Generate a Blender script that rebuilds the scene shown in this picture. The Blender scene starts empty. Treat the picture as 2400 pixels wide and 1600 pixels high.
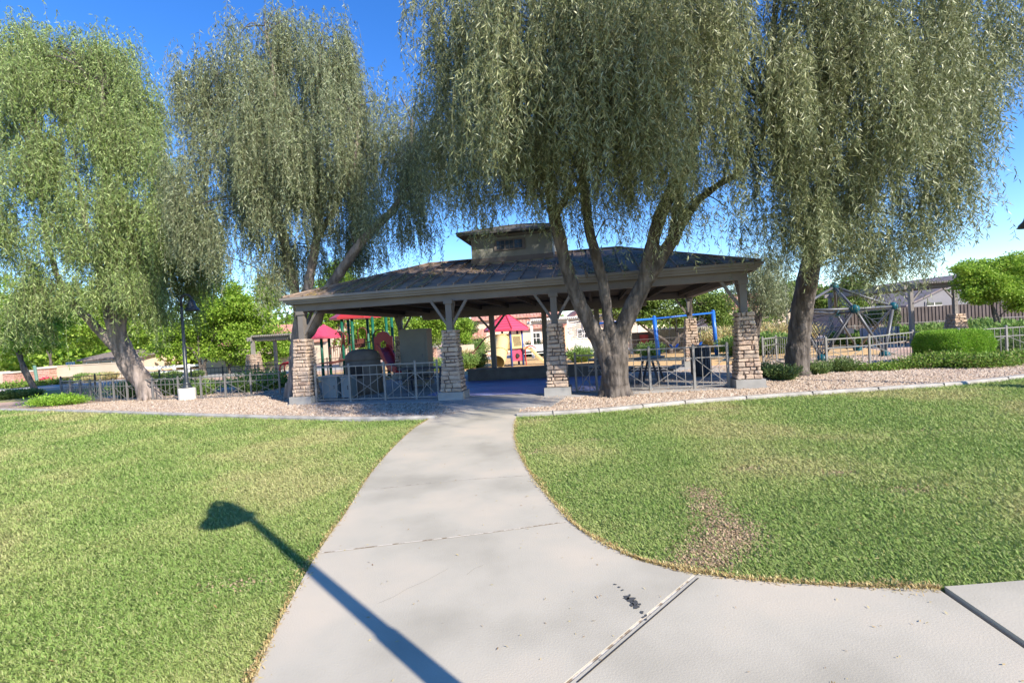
import bpy, bmesh, math, random
import numpy as np
from mathutils import Vector, Matrix
random.seed(7); RS = np.random.default_rng(11)
S = bpy.context.scene; COL = S.collection
PI = math.pi; R = math.radians
# ------------------------------------------------------------ camera
FPX, ROLL, PITCH, CH = 1130.0, 0.058, 0.0142, 1.7
Fv = np.array([0, math.cos(PITCH), -math.sin(PITCH)]); U0 = np.array([0, math.sin(PITCH), math.cos(PITCH)]); R0 = np.array([1., 0, 0])
Rv = R0*math.cos(ROLL) - U0*math.sin(ROLL); Uv = U0*math.cos(ROLL) + R0*math.sin(ROLL)
CAM = np.array([0, 0, CH])
cd = bpy.data.cameras.new('camera'); co = bpy.data.objects.new('camera', cd); COL.objects.link(co)
cd.sensor_width = 36; cd.lens = FPX/2400*36; cd.clip_start = .05; cd.clip_end = 2000
mw = Matrix.Identity(4)
for i in range(3):
    mw[i][0] = Rv[i]; mw[i][1] = Uv[i]; mw[i][2] = -Fv[i]; mw[i][3] = CAM[i]
co.matrix_world = mw; S.camera = co
# ------------------------------------------------------------ light
SUN_EL = R(33.5); sdir = np.array([.678, -.735, 0]); sdir /= np.linalg.norm(sdir)
tosun = sdir*math.cos(SUN_EL) + np.array([0, 0, math.sin(SUN_EL)])
w = bpy.data.worlds.new('World'); S.world = w; w.use_nodes = True
nt = w.node_tree; bg = nt.nodes['Background']
sky = nt.nodes.new('ShaderNodeTexSky'); sky.sky_type = 'NISHITA'; sky.sun_disc = False
sky.sun_elevation = SUN_EL; sky.sun_rotation = math.atan2(tosun[0], tosun[1])
sky.altitude = 300; sky.air_density = 1.0; sky.dust_density = .0; sky.ozone_density = 3.2
hs = nt.nodes.new('ShaderNodeHueSaturation'); hs.inputs['Saturation'].default_value = 1.3; hs.inputs['Value'].default_value = 1.0; hs.inputs['Hue'].default_value = .512
nt.links.new(sky.outputs[0], hs.inputs['Color']); nt.links.new(hs.outputs[0], bg.inputs[0]); bg.inputs[1].default_value = .15
sl = bpy.data.lights.new('sun', 'SUN'); so = bpy.data.objects.new('sun', sl); COL.objects.link(so)
sl.energy = 4.6; sl.angle = R(.55); sl.color = (1, .92, .80)
so.rotation_euler = Vector(tosun).to_track_quat('Z', 'Y').to_euler()
S.view_settings.view_transform = 'Standard'; S.view_settings.look = 'None'
S.view_settings.exposure = .97; S.view_settings.gamma = 1
S.render.engine = 'CYCLES'
S.cycles.max_bounces = 6; S.cycles.diffuse_bounces = 3; S.cycles.transmission_bounces = 3; S.cycles.transparent_max_bounces = 4

# ------------------------------------------------------------ photo pixel -> point in the place
def ray(x, y): return Fv + Rv*(x-1200)/FPX - Uv*(y-800)/FPX
def G(x, y, z=0.):
    d = ray(x, y); t = (z-CH)/d[2]; return CAM + d*t
def P(x, y, Y):
    d = ray(x, y); return CAM + d*(Y/d[1])
def D(x, y, Y): return P(x*1.0204, y*1.0204, Y)
V = lambda *a: np.array(a, float)

# ------------------------------------------------------------ materials
def mat(name, c, rough=.8, c2=None, vs=3., bump=0., bs=30., island=None, transl=0., spec=.3, metal=0., detail=6., c3=None, stretch=None, ramp=(.35, .65)):
    m = bpy.data.materials.new(name); m.use_nodes = True; n = m.node_tree.nodes; L = m.node_tree.links
    b = n['Principled BSDF']; b.inputs['Roughness'].default_value = rough
    b.inputs['Specular IOR Level'].default_value = spec; b.inputs['Metallic'].default_value = metal
    tc = n.new('ShaderNodeTexCoord'); src = tc.outputs['Object']
    if stretch:
        mp = n.new('ShaderNodeMapping'); mp.inputs['Scale'].default_value = stretch; L.new(src, mp.inputs[0]); src = mp.outputs[0]
    col = None
    if island:
        g = n.new('ShaderNodeNewGeometry'); r = n.new('ShaderNodeValToRGB'); L.new(g.outputs['Random Per Island'], r.inputs[0])
        els = r.color_ramp.elements; r.color_ramp.interpolation = 'LINEAR'
        els[0].color = (*island[0], 1); els[1].color = (*island[-1], 1)
        for i, q in enumerate(island[1:-1]):
            e = els.new((i+1)/(len(island)-1)); e.color = (*q, 1)
        col = r.outputs[0]
    if c2:
        no = n.new('ShaderNodeTexNoise'); no.inputs['Scale'].default_value = vs; no.inputs['Detail'].default_value = detail; L.new(src, no.inputs[0])
        r = n.new('ShaderNodeValToRGB'); L.new(no.outputs[0], r.inputs[0]); e = r.color_ramp.elements
        e[0].position = ramp[0]; e[1].position = ramp[1]; e[0].color = (*c, 1); e[1].color = (*c2, 1)
        if c3: q = e.new((ramp[0]+ramp[1])/2); q.color = (*c3, 1)
        if col:
            mx = n.new('ShaderNodeMix'); mx.data_type = 'RGBA'; mx.inputs[0].default_value = .5
            L.new(col, mx.inputs[6]); L.new(r.outputs[0], mx.inputs[7]); col = mx.outputs[2]
        else: col = r.outputs[0]
    if col: L.new(col, b.inputs['Base Color'])
    else: b.inputs['Base Color'].default_value = (*c, 1)
    if bump:
        nb = n.new('ShaderNodeTexNoise'); nb.inputs['Scale'].default_value = bs; nb.inputs['Detail'].default_value = 5; L.new(src, nb.inputs[0])
        bp = n.new('ShaderNodeBump'); bp.inputs['Strength'].default_value = 1; bp.inputs['Distance'].default_value = bump
        L.new(nb.outputs[0], bp.inputs['Height']); L.new(bp.outputs[0], b.inputs['Normal'])
    if transl:
        t = n.new('ShaderNodeBsdfTranslucent'); ms = n.new('ShaderNodeMixShader'); ms.inputs[0].default_value = transl
        if col: L.new(col, t.inputs[0])
        else: t.inputs[0].default_value = (*c, 1)
        out = n['Material Output']; L.new(b.outputs[0], ms.inputs[1]); L.new(t.outputs[0], ms.inputs[2]); L.new(ms.outputs[0], out.inputs[0])
    return m
LAWN = ((.19, .32, .07), (.52, .47, .22), (.34, .42, .13))
MT = dict(
    lawn=mat('lawn_soil', (.16, .24, .06), .95, (.42, .33, .19), .42, .02, 60, c3=(.27, .26, .11), spec=.1, detail=9, ramp=(.4, .66)),
    pmetal=mat('pergola_paint', (.19, .175, .16), .55, (.23, .21, .195), 3),
    twig=mat('twig', (.16, .16, .08), .8, (.11, .11, .055), 3),
    croof=mat('cupola_roof_metal', (.085, .082, .078), .9, (.12, .115, .105), 2, spec=.1),
    deadturf=mat('dead_turf', (.3, .2, .1), .95, island=[(.20, .13, .075), (.36, .25, .15), (.48, .36, .22), (.28, .19, .11)]),
    crack=mat('hairline', (.22, .2, .18), .9), fmid=mat('left_fence_paint', (.17, .16, .15), .5),
    soil=mat('worn_soil', (.34, .25, .14), .95, (.42, .34, .19), 6, .02, 50),
    blade=mat('grass_blade', LAWN[0], .7, LAWN[1], .42, island=[(.19, .29, .06), (.26, .36, .09), (.32, .39, .12), (.40, .42, .165), (.60, .54, .29)], c3=LAWN[2], transl=.25, spec=.2, detail=9, ramp=(.43, .6)),
    concrete=mat('path_concrete', (.35, .32, .255), .85, (.52, .45, .35), .8, .0015, 90, detail=14, c3=(.445, .405, .325), spec=.2),
    slab=mat('slab_concrete', (.30, .28, .26), .8, (.4, .38, .35), 1.5, .002, 60, spec=.2),
    blue=mat('shade_blue_concrete', (.2, .27, .56), .6, (.3, .38, .66), .8, .001, 60, c3=(.34, .32, .58), spec=.3),  # concrete with the bluish shade under the roof put into its colour
    curb=mat('curb_concrete', (.28, .26, .23), .9, (.42, .39, .345), 4, .003, 50),
    gravelbed=mat('gravel_ground', (.30, .20, .14), .95, (.50, .38, .28), 25, .03, 45, c3=(.42, .30, .21)),
    gravel=mat('gravel_stone', (.5, .36, .3), .9, island=[(.21, .15, .11), (.46, .35, .255), (.56, .455, .35), (.36, .25, .18), (.62, .545, .45)]),
    litter=mat('dry_leaf', (.5, .4, .2), .8, island=[(.35, .2, .08), (.6, .5, .2), (.3, .16, .07), (.7, .6, .3)], transl=.2),
    chips=mat('play_sand', (.50, .31, .13), .95, (.70, .47, .22), 6, .02, 30),
    dirt=mat('desert_ground', (.42, .27, .19), .95, (.56, .4, .3), .5, .02, 20),
    street=mat('street_asphalt', (.33, .32, .31), .9, (.42, .41, .39), 1, .003, 60),
    dark=mat('joint_dark', (.035, .03, .028), .9), stain=mat('tar_stain', (.07, .07, .07), .7),
    filler=mat('joint_filler', (.58, .52, .43), .9, (.25, .19, .13), 14, .004, 40, ramp=(.5, .6)),
    bark=mat('grey_bark', (.06, .05, .042), .9, (.17, .145, .125), 9, .035, 24, c3=(.11, .092, .078), stretch=(1, 1, .22)),
    barkA=mat('pinkish_bark', (.13, .105, .09), .9, (.33, .27, .235), 6, .03, 20, c3=(.22, .18, .155), stretch=(1, 1, .22)),
    leafC=mat('willow_leaf', (.2, .2, .1), .45, island=[(.07, .095, .035), (.18, .21, .085), (.29, .32, .14), (.165, .205, .095), (.54, .55, .32)], transl=.2, spec=.5),
    leafB=mat('greyish_leaf', (.2, .2, .1), .5, island=[(.07, .10, .045), (.17, .21, .10), (.27, .315, .145), (.165, .205, .11), (.47, .50, .32)], transl=.25, spec=.45),
    leafA=mat('olive_leaf', (.2, .2, .1), .5, island=[(.09, .145, .035), (.19, .28, .07), (.29, .38, .11), (.17, .255, .085), (.46, .54, .22)], transl=.22, spec=.4),
    bright=mat('bright_leaf', (.2, .3, .05), .6, island=[(.11, .22, .02), (.22, .37, .035), (.34, .50, .06), (.18, .31, .035), (.52, .64, .13)], transl=.4, spec=.25),
    mesq=mat('mesquite_leaf', (.2, .3, .05), .6, island=[(.10, .17, .03), (.18, .26, .05), (.27, .35, .08)], transl=.3, spec=.2),
    shrub=mat('shrub_leaf', (.1, .2, .05), .6, island=[(.07, .12, .03), (.13, .2, .05), (.2, .26, .09)], transl=.25),
    hedge=mat('hedge_leaf', (.1, .2, .05), .6, island=[(.11, .24, .02), (.22, .42, .03), (.34, .54, .06), (.26, .36, .07)], transl=.3),
    juniper=mat('juniper_leaf', (.1, .2, .05), .6, island=[(.08, .15, .02), (.15, .27, .03), (.23, .34, .05), (.28, .25, .1)], transl=.25),
    dgrass=mat('dry_grass', (.5, .4, .2), .7, island=[(.5, .38, .18), (.65, .52, .28), (.3, .35, .1), (.7, .58, .36)], transl=.3),
    grass2=mat('tall_grass', (.2, .3, .1), .7, island=[(.1, .2, .04), (.2, .32, .07), (.3, .4, .13)], transl=.3),
    stone=mat('ledge_stone', (.34, .25, .19), .9, (.52, .40, .30), 9, .016, 22, island=[(.40, .25, .18), (.54, .40, .30), (.24, .2, .17), (.62, .49, .38), (.36, .28, .23), (.60, .44, .31), (.30, .21, .17)]),
    mortar=mat('stone_mortar', (.12, .09, .075), .95),
    plinth=mat('plinth_concrete', (.27, .26, .24), .85, (.34, .325, .3), 3, .002, 60),
    trim=mat('taupe_paint', (.15, .13, .115), .6, (.175, .155, .14), 2, .001, 30),
    fascia=mat('fascia_paint', (.18, .16, .14), .55, (.21, .19, .17), 2, .001, 30),
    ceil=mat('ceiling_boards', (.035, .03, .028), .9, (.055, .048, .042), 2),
    roof=mat('metal_roof', (.21, .16, .125), .95, (.33, .255, .20), 1.2, .001, 20, spec=.0, c3=(.26, .20, .16)),
    cupw=mat('cupola_stucco', (.24, .245, .21), .9, (.29, .29, .25), 3, .003, 60),
    fmetal=mat('fence_paint', (.26, .245, .225), .5, (.21, .195, .175), 4, spec=.4),
    fdark=mat('dark_fence_paint', (.07, .06, .055), .5),
    lamp=mat('dark_lamp_paint', (.03, .035, .04), .35, spec=.5), lampg=mat('lamp_lens', (.35, .35, .33), .2),
    cbase=mat('pale_concrete', (.62, .58, .5), .9, (.7, .66, .58), 5, .003, 40),
    red=mat('red_plastic', (.40, .03, .035), .4, spec=.5), pink=mat('pink_plastic', (.62, .07, .13), .4, spec=.5),
    tan=mat('tan_plastic', (.62, .47, .22), .45, spec=.4), bluep=mat('blue_steel', (.02, .14, .52), .35, spec=.5),
    green=mat('green_steel', (.008, .10, .06), .4), navy=mat('navy_steel', (.04, .08, .28), .4), teal=mat('teal_hub', (.005, .08, .10), .4),
    steel=mat('grey_steel', (.12, .12, .125), .45, metal=.3), brown=mat('brown_steel', (.12, .04, .03), .5),
    cream=mat('cream_stucco', (.66, .52, .38), .95, (.72, .58, .44), 1, .004, 40), cream2=mat('tan_stucco', (.54, .44, .32), .95, (.60, .50, .38), 1, .004, 40),
    tile=mat('clay_tile', (.45, .2, .14), .85, (.6, .33, .25), 3, .01, 10), greytile=mat('grey_tile', (.19, .155, .145), .85, (.27, .225, .21), 3),
    glass=mat('dark_glass', (.03, .035, .04), .1, spec=.6), white=mat('white_paint', (.75, .73, .68), .6),
    brick=mat('brick_stone', (.42, .24, .18), .9, (.58, .38, .3), 9, .01, 20), cap=mat('cap_stone', (.6, .55, .46), .9),
    wallR=mat('brown_slat_wall', (.10, .08, .07), .9, (.13, .105, .095), 2), greyst=mat('grey_stucco', (.20, .195, .205), .9, (.23, .225, .235), 1),
    shed=mat('corrugated_metal', (.42, .39, .33), .6), cabinet=mat('grey_cabinet', (.15, .145, .125), .5, (.18, .175, .15), 2),
    bin=mat('bluegrey_panel', (.19, .23, .25), .5), stucco=mat('brown_stucco', (.12, .10, .085), .95, (.16, .14, .12), 3, .006, 40),
    bench=mat('dark_bench', (.035, .04, .055), .45), benchm=mat('bluegrey_bench', (.13, .15, .2), .5),
    signb=mat('blue_board', (.05, .25, .45), .4), pole=mat('green_pole', (.12, .22, .17), .6), flower=mat('red_flower', (.6, .05, .1), .7))

# ------------------------------------------------------------ mesh builder
def wl(o):
    v = np.zeros(3)
    while o is not None: v += np.array(o.location); o = o.parent
    return v
def link(name, v, f, m, parent=None, smooth=False):
    v = np.asarray(v, dtype=np.float64).reshape(-1, 3)
    if parent is not None: v = v - wl(parent)
    me = bpy.data.meshes.new(name)
    if isinstance(f, np.ndarray):
        k = f.shape[1]; me.vertices.add(len(v)); me.vertices.foreach_set('co', v.astype(np.float32).ravel())
        me.loops.add(f.size); me.loops.foreach_set('vertex_index', f.astype(np.int32).ravel())
        me.polygons.add(len(f)); me.polygons.foreach_set('loop_start', np.arange(0, f.size, k, dtype=np.int32))
        me.update(calc_edges=True)
    else:
        me.from_pydata([tuple(p) for p in v], [], f); me.update()
    me.materials.append(MT[m])
    if smooth: me.polygons.foreach_set('use_smooth', [True]*len(me.polygons))
    o = bpy.data.objects.new(name, me); COL.objects.link(o)
    if parent is not None: o.parent = parent
    return o
def tag(o, label=None, cat=None, group=None, kind=None):
    for k, x in (('label', label), ('category', cat), ('group', group), ('kind', kind)):
        if x: o[k] = x
    return o
def empty(name, loc, label, cat, group=None):
    o = bpy.data.objects.new(name, None); o.location = [float(q) for q in loc]; o.empty_display_size = .2; COL.objects.link(o)
    return tag(o, label, cat, group)
class M:
    def __init__(s): s.v = []; s.f = []; s.n = 0
    def add(s, v, f):
        v = np.asarray(v, float); s.v.append(v); s.f += [tuple(int(i)+s.n for i in q) for q in f]; s.n += len(v); return s
    def hexa(s, p): return s.add(p, [(0,3,2,1),(4,5,6,7),(0,1,5,4),(1,2,6,5),(2,3,7,6),(3,0,4,7)])
    def box(s, c, d, rz=0, ax=None):
        c = V(*c); ca, sa = math.cos(rz), math.sin(rz); ex = V(ca, sa, 0); ey = V(-sa, ca, 0); ez = V(0, 0, 1)
        hx, hy, hz = [q/2 for q in d]
        return s.hexa([c+ex*x*hx+ey*y*hy+ez*z*hz for z in (-1, 1) for x, y in ((-1,-1),(1,-1),(1,1),(-1,1))])
    def beam(s, a, b, w, h=None, up=(0, 0, 1)):
        a = V(*a); b = V(*b); h = h or w; t = b-a; t /= np.linalg.norm(t); up = V(*up)
        if abs(t@up) > .98: up = V(0, 1, 0)
        x = np.cross(t, up); x /= np.linalg.norm(x); y = np.cross(x, t)
        c = [(-1,-1),(1,-1),(1,1),(-1,1)]
        return s.hexa([q+x*i*w/2+y*j*h/2 for q in (a, b) for i, j in c])
    def tube(s, pts, rad, n=8, cap=True, jit=0.):
        pts = [V(*p) for p in pts]; k = len(pts)
        if not hasattr(rad, '__len__'): rad = [rad]*k
        vs = []; pu = V(.13, .9, .21)
        for i, p in enumerate(pts):
            t = pts[min(i+1, k-1)]-pts[max(i-1, 0)]; t = t/(np.linalg.norm(t)+1e-9)
            x = np.cross(pu, t); x /= np.linalg.norm(x)+1e-9; y = np.cross(t, x); pu = y
            for j in range(n):
                a = 2*PI*j/n; r = rad[i]*(1+random.uniform(-jit, jit)); vs.append(p+(x*math.cos(a)+y*math.sin(a))*r)
        f = [(i*n+j, i*n+(j+1) % n, (i+1)*n+(j+1) % n, (i+1)*n+j) for i in range(k-1) for j in range(n)]
        if cap: f += [tuple(range(n))[::-1], tuple((k-1)*n+j for j in range(n))]
        return s.add(vs, f)
    def lathe(s, c, prof, n=16, a0=0.):
        c = V(*c); vs = [c+V(r*math.cos(a0+2*PI*j/n), r*math.sin(a0+2*PI*j/n), z) for r, z in prof for j in range(n)]; k = len(prof)
        f = [(i*n+j, i*n+(j+1) % n, (i+1)*n+(j+1) % n, (i+1)*n+j) for i in range(k-1) for j in range(n)]
        f += [tuple(range(n))[::-1], tuple((k-1)*n+j for j in range(n))]
        return s.add(vs, f)
    def poly(s, pts, z0, z1):
        n = len(pts); a = sum(pts[i][0]*pts[(i+1) % n][1]-pts[(i+1) % n][0]*pts[i][1] for i in range(n))
        if a < 0: pts = pts[::-1]
        vs = [V(p[0], p[1], z1) for p in pts]+[V(p[0], p[1], z0) for p in pts]
        from mathutils.geometry import tessellate_polygon
        tri = tessellate_polygon([[Vector((p[0], p[1], 0)) for p in pts]])
        f = []
        for t in tri:
            a_, b_, c_ = [vs[i] for i in t]; q = tuple(t)
            if np.cross(b_-a_, c_-a_)[2] < 0: q = q[::-1]
            f.append(q)
        f += [(i+n, (i+1) % n+n, (i+1) % n, i) for i in range(n)]
        return s.add(vs, f)
    def build(s, name, m, parent=None, smooth=False): return link(name, np.concatenate(s.v), s.f, m, parent, smooth)
def smoothpath(pts, n=6):
    pts = [V(*p) for p in pts]; out = []
    for i in range(len(pts)-1):
        p0 = pts[max(i-1, 0)]; p1 = pts[i]; p2 = pts[i+1]; p3 = pts[min(i+2, len(pts)-1)]
        for k in range(n):
            t = k/n; out.append(.5*((2*p1)+(-p0+p2)*t+(2*p0-5*p1+4*p2-p3)*t*t+(-p0+3*p1-3*p2+p3)*t**3))
    out.append(pts[-1]); return out
def inpoly(x, y, poly):
    c = np.zeros(len(x), bool); n = len(poly)
    for i in range(n):
        x1, y1 = poly[i][:2]; x2, y2 = poly[(i+1) % n][:2]
        if y1 == y2: continue
        c ^= ((y1 > y) != (y2 > y)) & (x < (x2-x1)*(y-y1)/(y2-y1)+x1)
    return c
def struct(o): o['kind'] = 'structure'; return o

# ------------------------------------------------------------ ground
def gp(l, z=0.): return [G(x*1.0204, y*1.0204, z)[:2] for x, y in l]
pathL = gp([(540,1664),(583,1568),(650,1425),(735,1270),(800,1175),(850,1095),(905,1030),(950,988),(985,965),(1003,948),(1010,925)])
pathR = gp([(1216,920),(1192,945),(1181,985),(1186,1030),(1210,1080),(1245,1130),(1298,1192),(1350,1235),(1440,1283),(1520,1308),(1600,1325),(1750,1345),(2000,1360),(2160,1363)])
pathL = [p[:2] for p in smoothpath([(*p, 0) for p in pathL], 4)]; pathR = [p[:2] for p in smoothpath([(*p, 0) for p in pathR], 4)]
pLend = pathL[0]; k1 = pathR[-1]
curbL = [p[:2] for p in smoothpath([(*p, 0) for p in gp([(-260,938),(-80,942),(100,945),(300,951),(500,958),(700,964),(850,966),(1002,963)])], 4)]
curbR = [p[:2] for p in smoothpath([(*p, 0) for p in gp([(1188,957),(1300,952),(1400,945),(1500,935),(1600,926),(1750,915),(1900,905),(2050,895),(2200,885),(2352,868),(2560,838)])], 4)]
big = M(); big.poly([(-400,-60),(400,-60),(400,900),(-400,900)], -.3, -.02); struct(big.build('desert_ground', 'dirt'))
# lawns: everything this side of the curbs
backL = [tuple(p) for p in curbL]; 
lawnL = [tuple(p) for p in curbL] + [tuple(p) for p in reversed([q for q in pathL if q[1] < curbL[-1][1]])] + [(-1.9,-8),(-40,-8),(-40,curbL[0][1])]
idx = [i for i, q in enumerate(pathR) if q[1] < curbR[0][1]]
lawnR = [tuple(pathR[i]) for i in idx] + [(12,2.2),(30,1.0),(40,9)] + [tuple(p) for p in reversed(curbR)]
a = M(); a.poly(lawnL, -.2, 0); struct(a.build('lawn', 'lawn'))
a = M(); a.poly(lawnR, -.2, 0); struct(a.build('lawn', 'lawn'))
# path slabs
jw = .012
jA = gp([(1600,1328),(1320,1568)]); jB = gp([(2160,1364),(2352,1500)])
d1 = jA[1]-jA[0]; A0 = jA[0]; A1 = jA[0]+d1*5
d2 = jB[1]-jB[0]; B0 = jB[0]; B1 = jB[0]+d2*4
iR = min(range(len(pathR)), key=lambda i: np.linalg.norm(pathR[i]-A0))
s1 = [tuple(p) for p in pathL[::-1]] + [(-1.9,-4)] + [tuple(A1+V(-.015,0)), tuple(A0+V(-.015,0))] + [tuple(p) for p in pathR[:iR][::-1]]
a = M(); a.poly(s1, -.12, .032); struct(a.build('footpath', 'concrete'))
s2 = [tuple(A0+V(.015,0)), tuple(A1+V(.015,0)), (6,-6), tuple(B1), tuple(B0+V(-.01,0))] + [tuple(p) for p in pathR[iR+1:-1][::-1]]
a = M(); a.poly(s2, -.12, .032); struct(a.build('footpath', 'concrete'))
nB = V(-d2[1], d2[0]); nB /= np.linalg.norm(nB)
if nB[0] < 0: nB = -nB
s3 = [tuple(B0+nB*.024), tuple(B1+nB*.024), (14,-6), (14,2.3), (8,3.05)]
a = M(); a.poly(s3, -.12, .048); struct(a.build('footpath', 'concrete'))
a = M(); a.poly([tuple(A0+V(-.013,0)), tuple(A1+V(-.013,0)), tuple(A1+V(.011,0)), tuple(A0+V(.011,0))], -.1, .027); struct(a.build('joint_filler_strip', 'filler'))
def strip(m, pts, wd, z):
    pts = [V(*p[:2]) for p in pts]
    for p, q in zip(pts[:-1], pts[1:]):
        t = q-p; t = t/np.linalg.norm(t); n = V(-t[1], t[0])*wd/2
        m.add([(*(p-n), z), (*(q-n), z), (*(q+n), z), (*(p+n), z)], [(0, 1, 2, 3)])
a = M()
for l, wd in (([(735,1270),(900,1250),(1100,1226),(1300,1198)], .016), ([(862,1123),(1050,1103),(1225,1091)], .006), ([(905,1035),(1050,1022),(1186,1013)], .006), ([(985,968),(1181,960)], .006)):
    pp = gp(l, .032); strip(a, [p[:2] for p in smoothpath([(*p, 0) for p in pp], 5)], wd, .0355)
struct(a.build('path_joint_groove', 'filler'))
for l in ([(870,1385),(905,1370),(935,1352),(975,1335),(1000,1322),(1030,1305)], [(1072,1320),(1090,1305),(1110,1298)]):
    a = M(); strip(a, [p[:2] for p in gp(l, .032)], .0022, .0345); struct(a.build('hairline_crack', 'crack'))
a = M(); pp = gp([(1600,1328),(1320,1568)], .032); strip(a, [pp[0]+V(.012,0), pp[1]+V(.012,0)], .008, .0362)
struct(a.build('path_crack', 'dark'))
a = M()
for (x, y, rx, ry) in [(1448,1375,13,5),(1440,1370,8,4),(1457,1383,11,5),(1462,1392,7,4),(1452,1388,5,3),(1470,1386,3,2),(1475,1405,4,3),(1483,1413,3,3),(1478,1416,3,2),(1413,1341,5,1.2),(1422,1347,4,1.2),(1430,1354,3,1.5),(1447,1365,2,2),(1484,1421,2,2)]:
    n = 14; vs = []
    for k in range(n):
        rr = random.uniform(.6, 1.25); q = G((x+rx*rr*math.cos(2*PI*k/n))*1.0204, (y+ry*rr*math.sin(2*PI*k/n)*1.3)*1.0204, .036); vs.append((q[0], q[1], .036))
    a.add(vs, [tuple(range(n))])
struct(a.build('tar_stain', 'stain'))
# gravel bed beyond the curbs, slab under pavilion
bedL = [tuple(p) for p in curbL] + [(-.6,11.5),(-1.5,13.5),(-6,16),(-8,20),(-14,21.5),(-19,20.5),(-24,18.5)]
a = M(); a.poly(bedL, -.15, .012); struct(a.build('gravel_bed', 'gravelbed'))
bedR = [tuple(p) for p in curbR] + [(30,20),(12,20),(6,17.5),(0.6,13.2),(.4,11.6)]
a = M(); a.poly(bedR, -.15, .012); struct(a.build('gravel_bed', 'gravelbed'))
def curb(pts, name):
    m = M(); pts = [V(*p) for p in pts]; vs = []
    for i, p in enumerate(pts):
        t = pts[min(i+1, len(pts)-1)]-pts[max(i-1, 0)]; t /= np.linalg.norm(t); n = V(-t[1], t[0])
        for u, z in ((-.085,-.05),(-.08,.06),(-.055,.085),(.055,.085),(.08,.06),(.085,-.05)): vs.append((*(p+n*u), z))
    k = 6; m.add(vs, [(i*k+j, i*k+j+1, (i+1)*k+j+1, (i+1)*k+j) for i in range(len(pts)-1) for j in range(k-1)] + [tuple(range(k)), tuple((len(pts)-1)*k+j for j in range(k))][0:2])
    return struct(m.build(name, 'curb'))
curb(curbL, 'concrete_curb'); curb(curbR, 'concrete_curb')
a = M()
for i in range(3, len(curbR)-2, 4): p = curbR[i]; a.box((p[0], p[1], .05), (.012, .176, .078), .0)
struct(a.build('curb_joint', 'dark'))
# pavilion frame
O_ = V(-.145, 13.27, 0); EX = V(.9853, -.1711, 0); EY = V(.1711, .9853, 0); EZ = V(0, 0, 1); RZ = math.atan2(EX[1], EX[0])
def L(u, v, z=0.): return O_+EX*u+EY*v+EZ*z
a = M(); a.poly([tuple(L(u, v)[:2]) for u, v in ((-6.6,-.35),(-1.7,-.95),(-.9,-2.4),(1.35,-2.2),(1.6,-.75),(6.6,-.25),(6.8,7.6),(-6.6,7.6))], -.15, .045); struct(a.build('pavilion_floor', 'slab'))
a = M(); a.poly([tuple(L(u, v)[:2]) for u, v in ((-1.7,.15),(1.7,.15),(2.6,.35),(3.3,4.5),(-2.5,4.5),(-2.6,.6))], .02, .05); struct(a.build('shade_blue_floor', 'blue'))  # inner floor area, blue shade coloured in over the plain slab
a = M(); a.poly([tuple(L(u, v)[:2]) for u, v in ((-14,7.65),(14,7.65),(18,22),(-12,24))], -.1, .012); struct(a.build('play_sand', 'chips'))
a = M(); a.poly([(-70,29),(-10,33),(12,37),(60,40),(60,44),(12,41),(-10,38),(-70,34)], -.1, .02); struct(a.build('street', 'street'))
a = M(); a.poly([(-60,21.8),(-14.5,21.8),(-12,26),(-16,28.6),(-60,27)], -.1, .01); struct(a.build('lawn', 'lawn'))

# bare worn patches in the turf
BARE = [(1645,1160,.2,.2),(1662,1190,.2,.18),(1695,1225,.28,.2),(1718,1250,.25,.15),(1690,1275,.28,.15),(1660,1300,.28,.13),(1635,1325,.25,.06),(2130,1150,.28,.08),(1650,960,.9,.12),(1260,985,.35,.15),(1400,1030,.5,.12),(1250,1060,.2,.2),(560,1370,.3,.1),(1750,1100,.3,.06),(820,990,.9,.12),(600,1000,.8,.08),(170,1045,.7,.08),(1960,1110,.2,.05),(2200,1010,.5,.06)]
bl = [(G(x, y)[:2], rx*1.45, ry*1.45+.07) for x, y, rx, ry in BARE]
# grass blades
def blades(polys, n, name, rmin=2.0, rmax=27., lmul=1., xlim=1.15, excl=None):
    r = np.exp(RS.uniform(np.log(rmin), np.log(rmax), n)); th = RS.uniform(-xlim, xlim, n)
    x = r*np.sin(th); y = r*np.cos(th); keep = np.zeros(n, bool)
    for pl in polys: keep |= inpoly(x, y, pl)
    for c_, rx, ry in bl:
        dd = ((x-c_[0])/rx)**2+((y-c_[1])/ry)**2; keep &= ~((dd < 3) & (RS.random(n) < .86*np.exp(-dd*1.5)))
    x = x[keep]; y = y[keep]; r = r[keep]; n = len(x)
    l = RS.uniform(.012, .032, n)*(1+r/9)*lmul; wd = RS.uniform(.0009, .0018, n)*(1+r/3.6)
    az = RS.uniform(0, 2*PI, n); el = RS.uniform(.15, 1.1, n)
    d = np.stack([np.cos(az)*np.cos(el), np.sin(az)*np.cos(el), np.sin(el)], 1)
    sd = np.stack([-np.sin(az), np.cos(az), RS.uniform(-.3, .3, n)], 1)
    b = np.stack([x, y, np.full(n, .002)], 1); v = np.empty((n, 4, 3))
    v[:, 0] = b-sd*wd[:, None]; v[:, 1] = b+sd*wd[:, None]
    tip = b+d*l[:, None]; v[:, 2] = tip; v[:, 3] = b+d*l[:, None]*.55-sd*wd[:, None]*.9+np.array([0, 0, .004])
    return tag(link(name, v.reshape(-1, 3), np.arange(n*4).reshape(-1, 4), 'blade'), 'short patchy green and straw coloured grass covering the lawns', 'grass', kind='stuff')
blades([lawnL, lawnR], 2300000, 'lawn_grass')
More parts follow.
